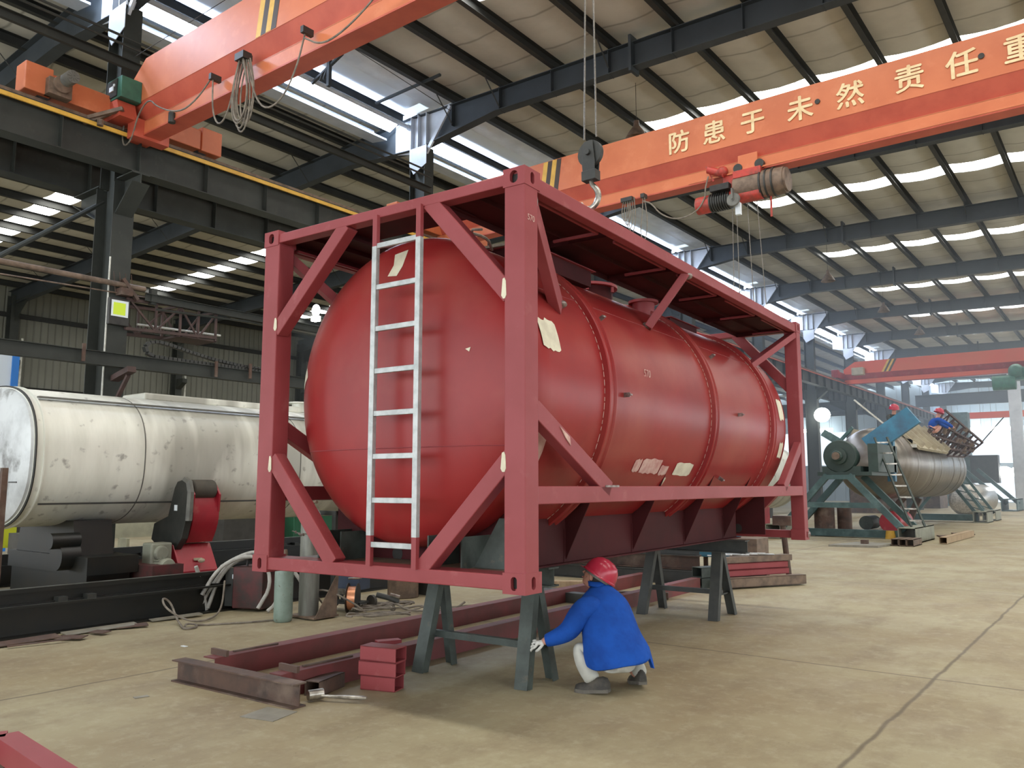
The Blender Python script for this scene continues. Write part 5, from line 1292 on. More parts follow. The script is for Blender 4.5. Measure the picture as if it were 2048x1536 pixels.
# wire feeder with copper spool
t = thing('wire_feeder', 'dark blue welding wire feeder with a copper wire spool', 'wire feeder', (-7.2, 6.45, 0))
m = MB(); m.obox((-7.42, 6.62, .36), (.17, .05, 0), (-.035, .12, 0), (0, 0, .13)); m.build('case', 'bluebox', t, bevel=.012)
m = MB(); m.obox((-7.38, 6.52, .10), (.22, .07, 0), (-.03, .10, 0), (0, 0, .012)); m.obox((-7.5, 6.55, .19), (.012, 0, 0), (0, .012, 0), (0, 0, .10)); m.build('chassis', 'guard', t)
m = MB(); m.box(-7.50, -7.22, 6.40, 6.44, .20, .26); m.tube((-7.25, 6.42, .38), (-7.12, 6.50, .39), .012, n=8); m.build('feed_rollers', 'chrome', t)
m = MB(); m.tube((-7.6, 6.5, .10), (-7.6, 6.54, .10), .07, n=18); m.tube((-7.2, 6.72, .10), (-7.2, 6.76, .10), .07, n=18); m.build('wheel', 'rubber', t)
sp = Vector((-7.17, 6.42, .17)); ax = Vector((.80, .60, 0)).normalized()
m = MB()
for k in (-1, 1): m.tube(sp + ax * k * .055 - ax * .004, sp + ax * k * .055 + ax * .004, .165, n=36)
m.tube(sp - ax * .05, sp + ax * .05, .05, n=16); so = m.build('spool', 'black', t, smooth=True)
m = MB(); m.tube(sp - ax * .045, sp + ax * .045, .13, n=36); m.build('copper_wire', 'copper', so, smooth=True)
t = thing('welding_torch', 'grey welding torch with hose lying beside the copper spool', 'welding torch', (-6.9, 6.7, 0))
m = MB(); m.path([(-7.0, 6.62, .20), (-6.88, 6.72, .16), (-6.80, 6.78, .12)], .03, 10, smooth=1); m.build('grip', 'guard', t, smooth=True)
m = MB(); m.path([(-6.88, 6.72, .20), (-6.80, 6.79, .17)], .022, 8); m.build('nozzle', 'chrome', t, smooth=True)
m = MB(); m.path([(-6.85, 6.74, .14), (-6.7, 6.8, .03), (-6.45, 7.0, .02), (-6.35, 7.25, .03), (-6.30, 7.35, .10)], .012, 6, smooth=2); m.build('hose', 'cable', t, smooth=True)
t = thing('cable_pile', 'tangled brown welding cables on the floor around the wire feeder', 'cable', (-6.9, 6.6, 0))
random.seed(21)
for i in range(9):
    c = Vector((-7.05 + random.uniform(-.32, .5), 6.55 + random.uniform(-.30, .45), 0)); a0_ = random.random() * 6
    pts = []
    rx_, ry_ = random.uniform(.15, .36), random.uniform(.10, .24); 
    for k in range(14): a = a0_ + k * .55; pts.append((c.x + rx_ * math.cos(a) * .8 + ry_ * math.sin(a) * .3, c.y + rx_ * math.cos(a) * .6 + ry_ * math.sin(a), .015 + .012 * (k % 3) + .02 * random.random() + .004 * i))
    m = MB(); m.path(pts, .010, 6, smooth=2); tag(m.build('cable_loop', 'cable', t, smooth=True), 'loop of brown cable')
m = MB(); m.path([(-6.6, 7.0, .02), (-6.4, 7.6, .03), (-6.0, 8.0, .03), (-5.9, 8.3, .02)], .010, 6, smooth=2); m.path([(-7.3, 6.2, .02), (-7.35, 6.0, .28), (-7.15, 6.05, .30), (-6.95, 6.3, .12), (-6.9, 6.4, .02)], .010, 6, smooth=2); m.build('cable_run', 'cable', t, smooth=True)
t = thing('steel_drum', 'brown drum standing behind the wire feeder', 'drum', (-7.7, 7.75, 0))
m = MB(); m.lathe((-7.7, 7.75, 0), (0, 0, 1), [(.19, 0), (.20, .01), (.20, .25), (.207, .27), (.20, .29), (.20, .60), (.19, .61)], 32); m.build('body', 'dusty', t, smooth=True)
m = MB(); m.box(-7.95, -7.35, 8.05, 8.2, 0, .35); tag(m.build('steel_plate', 'guard'), 'dark plate standing behind the brown drum', 'steel plate')
m = MB(); m.box(-6.2, -5.2, 8.6, 8.75, 0, .12); tag(m.build('steel_plate', 'guard'), 'dark flat bar beyond the welding torch', 'steel plate')
for i, (x, y) in enumerate(((-6.2, 8.9), (-5.75, 9.3), (-6.6, 9.5))):
    m = MB(); m.obox((x, y, .012), (.22, .1, 0), (-.04, .08, 0), (0, 0, .008)); tag(m.build('scrap_plate', 'guard'), 'dark scrap on the floor beyond the brown drum, %s' % ('beside the torch hose', 'beside the trestle', 'beyond the other two')[i], 'scrap')
# ================================================================ STEEL STACK BEHIND THE REAR TRESTLE
for i, (z, h_, mt, x0, y0_, x1, y1_) in enumerate(((.10, .20, 'guard', -7.9, 11.0, -5.22, 11.3), (.305, .20, 'rust', -8.4, 11.1, -5.24, 11.4), (.51, .20, 'guard', -8.2, 11.05, -5.22, 11.35))):
    m = MB(); m.ibeam((x0, y0_, z), (x1, y1_, z), h_, .18, .01, .014); tag(m.build('steel_beam', mt), 'dark I beam behind the rear trestle, %s of the stack of three' % ('bottom', 'middle', 'top')[i], 'steel beam')
m = MB(); m.bar((-6.02, 11.20, .55), (-5.96, 11.20, .64), .02, .004, (0, 1, 0)); 
t_ = [('brown channel at the bottom of the short steel stack beside the rear trestle', (-4.72, 10.98), (-4.02, 12.25), .02, .13, 'dusty'),
      ('red channel low in the short steel stack beside the rear trestle', (-4.80, 11.12), (-4.25, 12.2), .155, .085, 'red'),
      ('red channel high in the short steel stack beside the rear trestle', (-4.82, 11.15), (-4.27, 12.22), .245, .085, 'red'),
      ('brown channel topping the short steel stack beside the rear trestle', (-4.86, 11.1), (-4.25, 12.35), .335, .085, 'dusty')]
for lb_, p, q, z, h_, mt in t_:
    m = MB(); m.rhs((p[0], p[1], z + h_ / 2), (q[0], q[1], z + h_ / 2), .13, h_, .01); tag(m.build('steel_channel', mt), lb_, 'steel channel')
for lb_, x, z in (('open grey channel end on the floor beside the short steel stack', -5.08, 0), ('open grey channel end resting on another beside the short steel stack', -5.08, .145)):
    m = MB(); m.rhs((x, 10.95, z + .07), (x + .5, 12.1, z + .07), .20, .14, .008); tag(m.build('steel_channel', 'trestle'), lb_, 'steel channel')
m = MB()
random.seed(8)
for k in range(7): m.obox((-4.95 + .1 * k * .8, 11.3 + .12 * k, .43 + .008 * (k % 3)), (.10, .05, 0), (-.03, .06, 0), (0, 0, .004))
tag(m.build('metal_strips', 'foil'), 'bright bent metal strips lying on the short steel stack', 'metal strips')
m = MB(); m.box(-5.2, -4.75, 12.4, 12.9, .0, .62); tag(m.build('steel_box', 'dusty', bevel=.01), 'brown box standing behind the short steel stack', 'box')
t = thing('blue_machine', 'pale blue cabinet machine glimpsed under the rear of the container', 'machine', (-5.7, 13.2, 0))
m = MB(); m.box(-6.2, -5.25, 13.0, 13.6, .25, .92); m.build('body', 'bluepanel', t, bevel=.02)
m = MB(); m.box(-5.24, -5.05, 13.05, 13.5, .4, .9); m.build('end_panel', 'cream', t)
m = MB(); m.tube((-6.0, 13.3, 0), (-6.0, 13.3, .26), .04); m.tube((-5.3, 13.3, 0), (-5.3, 13.3, .26), .04); m.build('leg', 'rust', t)
m = MB(); m.tube((-4.55, 13.2, 0), (-4.62, 13.2, .80), .045, n=10); m.tube((-4.55, 13.2, 0), (-4.55, 13.2, .02), .09, n=12); m.box(-4.75, -4.45, 13.1, 13.3, .80, .95); tag(m.build('jack_stand', 'rust'), 'rusty upright stand beside the pale blue machine', 'stand')
m = MB(); m.bar((-5.9, 9.1, .05), (-4.85, 9.6, .05), .10, .08); tag(m.build('steel_bar', 'rust'), 'rusty bar on the floor through the legs of the rear trestle', 'steel bar')
m = MB(); m.bar((-7.5, 9.2, .046), (-6.0, 10.3, .046), .12, .09); tag(m.build('timber_beam', 'wood'), 'pale timber lying behind the worker beneath the container', 'timber')

# ================================================================ ROTATING FIXTURE WITH BROWN TANK
bt = thing('steel_tank', 'big brown brushed steel tank held in the teal rotating fixture', 'tank', (-6.5, 31, 1.0))
m = MB(); pr = [(.05, -.0), (.45, .06), (.8, .22), (1.02, .45), (1.10, .75), (1.10, 10.3), (1.0, 10.6), (.7, 10.85), (.05, 11.0)]
m.lathe((-6.5, 26.2, 2.12), (0, 1, 0), pr, 56); m.build('shell', 'browntank', bt, smooth=True, angle=60)
for y in (27.7, 30.2, 31.4, 33.8, 35.2, 36.0):
    m = MB(); m.lathe((-6.5, y, 2.12), (0, 1, 0), [(1.105, 0), (1.112, .02), (1.112, .10), (1.105, .12)], 56, cap0=False, cap1=False); m.build('ring', 'browntank', bt, smooth=True)
m = MB(); m.prism([(-.95, 2.75), (.95, 2.55), (1.0, 2.85), (-.75, 3.25)], (-6.5, 27.6, 0), (1, 0, 0), (0, 0, 1), (0, 5.2, 0)); m.build('top_platform', 'cream', bt)
m = MB(); m.obox((-5.72, 29.9, 2.98), (0, 2.3, 0), (.40, 0, -.42), (.03, 0, .03)); m.build('sloping_plate', 'cream', bt)
each('bracket_rib', 'cream', bt, [MB().obox((-5.66, 27.8 + 1.05 * k, 3.06), (0, .03, 0), (.40, 0, -.42), (.08, 0, .08)) for k in range(5)])
m = MB(); m.bar((-6.25, 28.0, 3.28), (-5.5, 28.0, 2.55), .08, .05); m.bar((-7.2, 27.7, 4.2), (-6.3, 28.0, 3.3), .05, .05); m.box(-5.9, -5.4, 27.5, 27.6, 2.6, 2.7); m.build('rail_piece', 'whitepipe', bt)
t = thing('lattice_rack', 'tilted brown pipe rack with fittings on the rear of the brown tank', 'rack', (-5.0, 31.5, 2.6))
QA, QB, QC, QD = Vector((-5.81, 31, 2.74)), Vector((-5.12, 31, 3.99)), Vector((-4.46, 34, 2.99)), Vector((-4.80, 34, 2.70))
def qp(u, v): return (QA * (1 - v) + QB * v) * (1 - u) + (QD * (1 - v) + QC * v) * u
off = Vector((-.30, .05, -.22))
m = MB()
for o_ in (Vector((0, 0, 0)), off):
    for v in (0, .33, .66, 1): m.bar(qp(0, v) + o_, qp(1, v) + o_, .06, .06)
    for k in range(9): m.bar(qp(k / 8, 0) + o_, qp(k / 8, 1) + o_, .055, .055)
for k in range(9):
    for v in (0, .5, 1): m.bar(qp(k / 8, v), qp(k / 8, v) + off, .04, .04)
m.build('rack_frame', 'truss', t)
random.seed(4)
each('fitting', 'dusty', t, [MB().tube(p, p + Vector((.08, 0, .12)), .08, n=10) for p in [qp(random.random(), random.random()) + off * random.random() for _ in range(22)]], smooth=True)
m = MB(); m.tube(qp(1, .6), qp(1, .6) + Vector((.85, 0, 1.0)), .02, n=5); m.build('pointing_rod', 'guard', t)
fx = thing('rotating_fixture', 'teal green rotating fixture with big round gearbox on splayed legs', 'fixture', (-6.4, 23.5, 0))
m = MB(); m.lathe((-6.42, 23.0, 2.22), (0, 1, 0), [(.12, -.35), (.14, -.32), (.14, -.2), (.22, -.18), (.22, -.05), (.42, -.03), (.44, 0), (.44, .22), (.38, .26), (.30, .9)], 40); m.build('gearbox', 'disc', fx, smooth=True)
m = MB(); m.tube((-6.42, 22.6, 2.22), (-6.42, 22.66, 2.22), .10, n=20); tag(m.build('shaft_end', 'dusty', fx, smooth=True), 'rusty pink shaft end')
m = MB(); m.box(-7.0, -5.6, 22.9, 25.0, 1.70, 1.80); m.box(-6.9, -5.9, 23.0, 24.4, 1.80, 1.95); m.box(-5.75, -5.5, 23.2, 25.4, 1.8, 2.55); m.build('bed_plate', 'disc', fx)
for x0, x1, y in ((-6.15, -4.85, 22.75), (-6.7, -8.0, 22.75), (-6.15, -4.85, 24.2), (-6.7, -8.0, 24.2)):
    m = MB(); m.bar((x0, y, 1.70), (x1, y, .28), .16, .14, (0, 1, 0)); m.build('leg', 'fixture', fx)
m = MB(); m.bar((-7.45, 22.75, .92), (-5.45, 22.75, .92), .10, .14); m.bar((-6.8, 22.75, 1.66), (-6.0, 22.75, 1.66), .12, .12); m.build('cross_tie', 'fixture', fx)
for x in (-4.72, -8.1):
    m = MB(); m.rhs((x, 22.35, .20), (x, 24.6, .20), .42, .38, .02); tag(m.build('foot_beam', 'foot', fx), 'pale grey green box foot')
m = MB(); m.box(-7.9, -4.9, 24.1, 24.3, .02, .22); m.build('floor_tie', 'fixture', fx)
m = MB(); m.obox((-5.52, 24.9, 2.98), (.62, 0, .42), (0, .10, 0), (-.16, 0, .22)); m.obox((-5.6, 25.1, 2.2), (.10, 0, 0), (0, .1, 0), (-.0, 0, .65)); tag(m.build('blue_counterweight', 'bluepanel', fx), 'faded blue tilted box arm')
m = MB(); m.bar((-6.1, 23.2, 3.0), (-6.5, 23.3, 2.62), .06, .08); m.bar((-6.5, 23.3, 2.62), (-6.9, 23.2, 2.9), .04, .2); m.build('terminal_bracket', 'fixture', fx)
t = thing('access_ladder', 'grey access ladder leaning from the fixture foot up to the blue arm', 'ladder', (-4.6, 22.9, 0))
m = MB()
for dx in (0, .32): m.bar((-4.62 + dx - .1, 22.9, .40), (-5.75 + dx, 24.0, 2.75), .05, .04)
m.build('rail', 'trestle', t)
m = MB()
for k in range(8):
    f = (k + .5) / 8; p = Vector((-4.72 - 1.03 * f, 22.9 + 1.1 * f, .40 + 2.35 * f)); m.bar(p, p + Vector((.32, 0, 0)), .03, .04)
m.build('rung', 'chrome', t)
fr = thing('rotating_fixture', 'rear stand of the rotating fixture with two lattice legs on box feet', 'fixture', (-6, 37.5, 0))
for y in (37.2, 39.6):
    m = MB(); m.bar((-6.35, y, 1.9), (-5.25, y, .3), .12, .12, (0, 1, 0)); m.bar((-6.05, y, 2.0), (-4.95, y, .3), .10, .10, (0, 1, 0))
    for k in range(5): f = k / 5; m.bar((-6.35 + 1.1 * f, y, 1.9 - 1.6 * f), (-6.05 + 1.1 * (f + .1), y, 2.0 - 1.7 * (f + .1)), .04, .04)
    m.bar((-6.6, y, 1.9), (-7.9, y, .3), .12, .12, (0, 1, 0)); m.build('lattice_leg', 'fixture', fr)
    m = MB(); m.rhs((-5.05, y - .75, .22), (-5.05, y + .75, .22), .5, .44, .03); m.build('foot_beam', 'foot', fr)
m = MB(); m.box(-8.2, -5.2, 37.0, 37.3, .05, .3); m.box(-6.9, -6.1, 37.1, 40, 1.8, 2.3); m.build('floor_tie', 'fixture', fr)
t = thing('tilting_support', 'dark slanting prop under the belly of the brown tank', 'prop', (-6.6, 30.2, 0))
m = MB(); m.bar((-7.2, 30, .1), (-6.4, 30.2, 1.05), .30, .2); m.bar((-6.6, 31.5, .1), (-6.2, 31.5, 1.0), .2, .2); m.build('prop', 'rust', t)
m = MB(); m.tube((-7.1, 28.0, .25), (-7.1, 29.0, .25), .22, n=20); tag(m.build('steel_pipe_piece', 'trestle', smooth=True), 'grey pipe piece lying under the brown tank', 'pipe')
m = MB(); m.tube((-7.35, 24.5, 0), (-7.35, 24.5, .85), .28, n=20); m.tube((-6.9, 24.9, 0), (-6.9, 24.9, .80), .2, n=16); tag(m.build('steel_drum', 'rust', smooth=True), 'rusty upright drums between the splayed fixture legs', 'drum')
m = MB(); m.tube((-5.5, 24.1, 0), (-5.5, 24.1, .22), .14, .11, n=14); tag(m.build('yellow_bucket', 'yellow', smooth=True), 'small yellow bucket beside the box foot of the fixture', 'bucket')
m = MB(); m.lathe((-6.2, 27.2, .32), (0, 1, 0), [(.3, 0), (.33, .05), (.33, 1.6), (.3, 1.65)], 20); tag(m.build('red_drum', 'rollred', smooth=True), 'red barrel lying in the gap under the brown tank', 'barrel')
# far ground items
m = MB(); m.prism([(-6.0, 20.2), (-4.95, 20.45), (-4.85, 21.6), (-5.7, 21.6)], (0, 0, 0), (1, 0, 0), (0, 1, 0), (0, 0, .05)); tag(m.build('steel_plate', 'plate'), 'grey plate on the floor before the fixture feet', 'steel plate')
m = MB(); m.box(-5.45, -5.3, 20.9, 21.05, .05, .14); tag(m.build('steel_block', 'rust'), 'small block standing on the grey plate before the fixture', 'block')
for i in range(3):
    m = MB(); m.rhs((-4.78 + .17 * i, 21.3, .09), (-4.78 + .17 * i, 22.2, .09), .16, .16, .012); tag(m.build('square_tube', 'dusty'), 'short square tube before the box foot, %s of three' % ('first from the plate', 'middle', 'outer')[i], 'steel tube')
m = MB(); m.rhs((-3.98, 22.7, .09), (-3.95, 26.6, .09), .18, .16, .012); tag(m.build('square_tube', 'wood'), 'long tan square tube alone on the floor beyond the container', 'steel tube')
for i, (x, y) in enumerate(((-4.4, 26), (-4.3, 27.6))):
    m = MB(); m.obox((x, y, .02), (.25, .1, 0), (-.1, .3, 0), (0, 0, .015)); tag(m.build('scrap_plate', 'rust'), 'dark scrap on the open floor, %s the long tan tube' % ('beside', 'just beyond')[i], 'scrap')
# second pale tank beyond the container, far machine
m = MB(); m.lathe((-10.2, 19.0, 1.75), (0, 1, 0), [(.1, 0), (.7, .08), (1.0, .3), (1.08, .6), (1.08, 9.0), (.9, 9.4), (.1, 9.6)], 48)
tag(m.build('storage_tank', 'whitetank', smooth=True, angle=60), 'pale rounded tank glimpsed between the rear post and the fixture', 'tank')
m = MB(); m.box(-10.9, -9.5, 20, 21, .0, .75); m.box(-10.9, -9.5, 25, 26, .0, .75); tag(m.build('tank_roller', 'rollred'), 'red roller base under the rear pale tank', 'tank roller')
m = MB(); m.lathe((-6.7, 44, .75), (0, 1, 0), [(.3, 0), (.6, .1), (.75, .4), (.75, 5.4), (.6, 5.7), (.3, 5.8)], 32); tag(m.build('steel_tank', 'chrome', smooth=True), 'small grey tank lying beyond the rear stand of the fixture', 'tank')
t = thing('column_machine', 'dark tall column machine far down the bay beside the small grey tank', 'machine', (-9.0, 58, 0))
m = MB(); m.box(-9.3, -8.3, 57.6, 58.6, 0, 6.0); m.build('column', 'fixture', t)
m = MB(); m.box(-9.9, -8.3, 57.2, 57.6, 3.2, 3.6); m.box(-8.3, -6.8, 57.5, 58.3, 1.6, 3.3); m.build('arm', 'guard', t)
t = thing('rotating_fixture', 'far pair of splayed grey stands near the end of the bay', 'fixture', (-5.5, 60, 0))
m = MB(); m.bar((-8.3, 55, 2.4), (-6.2, 55, .4), .2, .2); m.bar((-7.6, 55, 2.4), (-5.6, 55, .4), .2, .2); m.rhs((-6.0, 54, .35), (-6.0, 57, .35), .8, .7, .05); m.build('leg', 'fixture', t)
# more cover along the far left of the bay
for i, (y, h_, mt) in enumerate(((46, 1.2, 'rust'), (52, 2.2, 'guard'), (58, 1.4, 'rust'), (66, 2.4, 'fixture'), (70, 1.6, 'rollred'))):
    m = MB(); m.box(-12.4, -10.2 - .3 * (i % 2), y, y + 2.6, 0, h_); m.box(-12.0, -10.8, y + .4, y + 1.8, h_, h_ + .5); tag(m.build('machine_block', mt), 'machine block along the column row far down the bay, %s of five' % ordn[i], 'machine')

# ---------------------------------------------------------------- welding haze in the far half of the hall
hz = bpy.data.materials.new('welding_haze'); hz.use_nodes = True
_n = hz.node_tree.nodes; _l = hz.node_tree.links
for q in list(_n): _n.remove(q)
_v = _n.new('ShaderNodeVolumeScatter'); _v.inputs['Color'].default_value = (0.80, 0.90, 1.0, 1); _v.inputs['Density'].default_value = 0.0072; _v.inputs['Anisotropy'].default_value = 0.2
_o = _n.new('ShaderNodeOutputMaterial'); _l.new(_v.outputs[0], _o.inputs['Volume'])
K['haze'] = hz
tag(MB().box(XL + .3, XR - .3, 24, YE - .5, .02, 9.6).build('haze', 'haze'), 'thin bluish welding haze filling the far half of the hall', 'haze', kind='stuff')
# ================================================================ PEOPLE
def skin_mesh(chains, name, mt, parent, sub=2, squash=None):
    """chains: list of lists of (point, rx, ry) sharing points by value"""
    me = bpy.data.meshes.new(name); vs, es, rs = [], [], []
    idx = {}
    for ch in chains:
        prev = None
        for p, rx, ry in ch:
            k = tuple(round(c, 4) for c in p)
            if k not in idx: idx[k] = len(vs); vs.append(p); rs.append((rx, ry))
            if prev is not None: es.append((prev, idx[k]))
            prev = idx[k]
    me.from_pydata([tuple(v) for v in vs], es, [])
    o = bpy.data.objects.new('tmp', me); COL.objects.link(o)
    sm = o.modifiers.new('skin', 'SKIN'); sm.use_smooth_shade = True; sm.branch_smoothing = .6
    sk = me.skin_vertices[0].data
    for i, r in enumerate(rs): sk[i].radius = r
    sk[0].use_root = True
    s = o.modifiers.new('sub', 'SUBSURF'); s.levels = s.render_levels = sub
    bpy.context.view_layer.update()
    dg = bpy.context.evaluated_depsgraph_get(); nm = bpy.data.meshes.new_from_object(o.evaluated_get(dg))
    bpy.data.objects.remove(o); bpy.data.meshes.remove(me)
    inv = ROOT[parent.name].inverted(); nm.transform(inv); nm.name = name
    nm.materials.clear(); nm.materials.append(K[mt])
    nm.polygons.foreach_set('use_smooth', [True] * len(nm.polygons))
    q = bpy.data.objects.new(name, nm); COL.objects.link(q); q.parent = parent; ROOT[q.name] = ROOT[parent.name]
    return q
rv = Vector((.7945, .6072, 0)); fv = Vector((-.6072, .7945, 0)); PB = Vector((-3.004, 5.14, 0))
def pp(a, b, z): return PB + rv * a + fv * b + Vector((0, 0, z))
w1 = thing('person', 'crouching person in blue jacket, pale trousers and crimson helmet, reaching for the trestle', 'person', tuple(PB))
# continuous body under the clothes
body = skin_mesh([
    [(pp(.01, .02, .24), .10, .09), (pp(-.01, .05, .35), .12, .10), (pp(-.045, .10, .48), .125, .10), (pp(-.075, .155, .59), .12, .09), (pp(-.095, .20, .67), .055, .055), (pp(-.10, .24, .73), .06, .065), (pp(-.105, .27, .79), .082, .092), (pp(-.10, .27, .85), .05, .06)],
    [(pp(-.105, .27, .79), .082, .092), (pp(-.165, .262, .735), .042, .045)],
    [(pp(-.075, .155, .59), .12, .09), (pp(-.215, .05, .58), .055, .055), (pp(-.325, .05, .405), .045, .045), (pp(-.49, .08, .335), .03, .03), (pp(-.53, .09, .32), .03, .02)],
    [(pp(-.075, .155, .59), .12, .09), (pp(.06, .27, .56), .055, .055), (pp(.06, .46, .38), .045, .045), (pp(.0, .56, .30), .03, .03)],
    [(pp(.01, .02, .24), .10, .09), (pp(-.09, .03, .215), .06, .06), (pp(-.19, .08, .25), .055, .055), (pp(-.275, .11, .285), .045, .045), (pp(-.16, -.01, .07), .042, .042)],
    [(pp(.01, .02, .24), .10, .09), (pp(.11, .10, .20), .09, .085), (pp(.02, .44, .29), .06, .06), (pp(.18, .14, .07), .042, .042)],
], 'body', 'skin', w1)
# face
hc = pp(-.108, .262, .758)
fdir = (rv * -.68 + fv * .50 + Vector((0, 0, .44))).normalized()      # looking up under the container, head tilted
cdir = (rv * .50 + fv * .0 + Vector((0, 0, .86))); cdir = (cdir - fdir * cdir.dot(fdir)).normalized()
sdir = fdir.cross(cdir).normalized()
def hp_(f_, c_, s_): return hc + fdir * f_ + cdir * c_ + sdir * s_
m = MB()
rg = []
for c_, w, dp in ((.055, .058, .070), (.03, .066, .088), (.008, .068, .094), (-.015, .066, .094), (-.040, .060, .090), (-.062, .050, .086), (-.082, .036, .080), (-.096, .018, .062)):
    rg.append([hp_(dp * math.cos(t_) * (1 if abs(t_) < 1.6 else .4), c_, w * math.sin(t_)) for t_ in [R(-100 + 200 * k / 20) for k in range(21)]])
m.loft(rg, caps=True)
nz = [hp_(.090, .012, 0), hp_(.098, .0, 0), hp_(.108, -.014, 0), hp_(.112, -.024, 0), hp_(.100, -.032, 0)]
m.loft([[p + sdir * math.cos(t_) * w + fdir * math.sin(t_) * w * .8 for t_ in [2 * math.pi * k / 8 for k in range(8)]] for p, w in zip(nz, (.006, .008, .011, .013, .007))])
m.build('face', 'skin', w1, smooth=True, angle=70)
m = MB()
for s in (-1, 1): m.ball(hp_(.083, .012, s * .030), .008, .008, .006, 10, 8)
for s in (-1, 1): m.loft([[hp_(.088 + q, .028 + r_, s * .018), hp_(.080 + q, .030 + r_, s * .045)] for q, r_ in ((0, 0), (.003, 0), (.003, .006), (0, .006))], caps=False)
m.build('eyes_and_brows', 'hair', w1)
m = MB(); m.tube(hp_(.089, -.055, -.02), hp_(.089, -.055, .02), .006, n=8); m.build('mouth', 'lips', w1, smooth=True)
for s in (-1, 1):
    m = MB(); m.ball(hp_(.005, -.015, s * .080), .018, .012, .030, 12, 8); m.build('ear', 'skin', w1, smooth=True)
m = MB(); m.ball(hp_(-.025, .005, 0), .088, .084, .085, 18, 12); m.ball(hp_(-.055, -.045, 0), .05, .06, .04, 14, 8); m.build('hair', 'hair', w1, smooth=True)
# helmet
hco = hp_(-.015, .025, 0)
m = MB(); prof_ = [(.128, -.012), (.126, .0), (.124, .03), (.112, .07), (.088, .102), (.052, .122), (.004, .130)]
m.lathe(hco, cdir, prof_, 36, cap0=False, up=fdir)
m.lathe(hco, cdir, [(.118, -.010), (.114, .04), (.085, .09), (.004, .115)], 36, cap0=False, up=fdir)
hel = m.build('helmet', 'helmet', w1, smooth=True, angle=50)
m = MB(); m.lathe(hco, cdir, [(.120, -.014), (.134, -.014), (.134, -.004), (.122, .006)], 36, cap0=False, cap1=False, up=fdir)
m.loft([[hco + (fdir * math.cos(a) * (.128 + k_) + sdir * math.sin(a) * (.115)) + cdir * (-.012 - .1 * k_) for a in [R(-48 + 8 * i) for i in range(13)]] for k_ in (0, .045)], caps=False)
m.build('helmet_brim', 'helmet', hel, smooth=True)
m = MB(); m.lathe(hco, cdir, [(.117, -.03), (.117, -.008), (.113, -.008), (.113, -.03)], 30, cap0=False, cap1=False, up=fdir); m.build('helmet_band', 'guardedge', hel)
# jacket
rings = []
for z, a, b, rx, ry, tilt in ((.232, .012, .0, .205, .165, -.03), (.240, .010, .0, .228, .185, -.04), (.272, .006, .02, .238, .195, -.03), (.32, -.010, .045, .228, .19, -.01), (.40, -.03, .075, .212, .175, .02), (.48, -.05, .105, .200, .165, .0), (.555, -.066, .135, .193, .150, .0), (.615, -.078, .165, .168, .125, -.01), (.655, -.088, .185, .125, .10, -.01), (.69, -.097, .205, .078, .078, -.02), (.715, -.10, .215, .070, .072, -.02)):
    rg = []
    for k in range(40):
        t_ = 2 * math.pi * k / 40; ca, sa = math.cos(t_), math.sin(t_)
        wob = 1 + (.020 * math.sin(5 * t_ + z * 22) + .012 * math.sin(9 * t_ - z * 30)) * (1 if z < .6 else .3)
        rg.append(pp(a + rx * ca * wob, b + ry * sa * wob, z - tilt * ca - .022 * (1 - sa) * (z < .3) + (.010 * math.sin(3 * t_) if z < .26 else 0)))
    rings.append(rg)
m = MB(); m.loft(rings); jk = m.build('jacket', 'jacket', w1, smooth=True, angle=80)
sb = jk.modifiers.new('sub', 'SUBSURF'); sb.levels = sb.render_levels = 1
skin_mesh([[(pp(-.10, .12, .565), .10, .09), (pp(-.205, .06, .585), .092, .088), (pp(-.275, .05, .50), .088, .085), (pp(-.325, .045, .405), .082, .078), (pp(-.41, .06, .365), .066, .062), (pp(-.485, .078, .338), .052, .048), (pp(-.50, .08, .334), .045, .042)]], 'sleeve', 'jacket', w1)
skin_mesh([[(pp(-.05, .20, .56), .09, .09), (pp(.05, .27, .555), .09, .09), (pp(.08, .40, .44), .08, .08), (pp(.06, .46, .38), .075, .07), (pp(.02, .54, .32), .05, .05)]], 'sleeve', 'jacket', w1)
m = MB(); m.loft([[pp(.20, .03, .31), pp(.235, .05, .30), pp(.235, .09, .30), pp(.20, .07, .31)], [pp(.235, .0, .22), pp(.255, .02, .21), pp(.25, .06, .21), pp(.22, .04, .22)], [pp(.255, -.02, .165), pp(.262, .0, .16), pp(.258, .03, .16), pp(.235, .01, .165)]]); m.build('pocket_flap', 'jacket', jk, smooth=True)
m = MB(); rg1 = [pp(-.10 + .075 * math.cos(a), .215 + .075 * math.sin(a), .70) for a in [2 * math.pi * k / 20 for k in range(20)]]; rg2 = [pp(-.105 + .072 * math.cos(a), .225 + .072 * math.sin(a), .735) for a in [2 * math.pi * k / 20 for k in range(20)]]; m.loft([rg1, rg2], caps=False); cl = m.build('collar', 'jacket', jk, smooth=True)
so_ = cl.modifiers.new('solid', 'SOLIDIFY'); so_.thickness = .006
# trousers
skin_mesh([[(pp(.015, .0, .205), .14, .115), (pp(-.09, .03, .215), .085, .082), (pp(-.19, .08, .25), .080, .080), (pp(-.275, .11, .285), .072, .072), (pp(-.235, .05, .19), .068, .066), (pp(-.18, .0, .10), .060, .056), (pp(-.165, -.01, .075), .064, .060)],
           [(pp(.015, .0, .205), .14, .115), (pp(.105, .09, .20), .088, .08), (pp(.09, .28, .25), .08, .08), (pp(.02, .43, .29), .08, .08), (pp(.13, .28, .19), .065, .062), (pp(.178, .15, .12), .056, .054), (pp(.184, .13, .075), .054, .052)],
           [(pp(.015, .0, .205), .14, .115), (pp(-.06, -.05, .19), .085, .075)], [(pp(.015, .0, .205), .14, .115), (pp(.09, -.02, .19), .085, .075)]], 'trousers', 'trousers', w1)
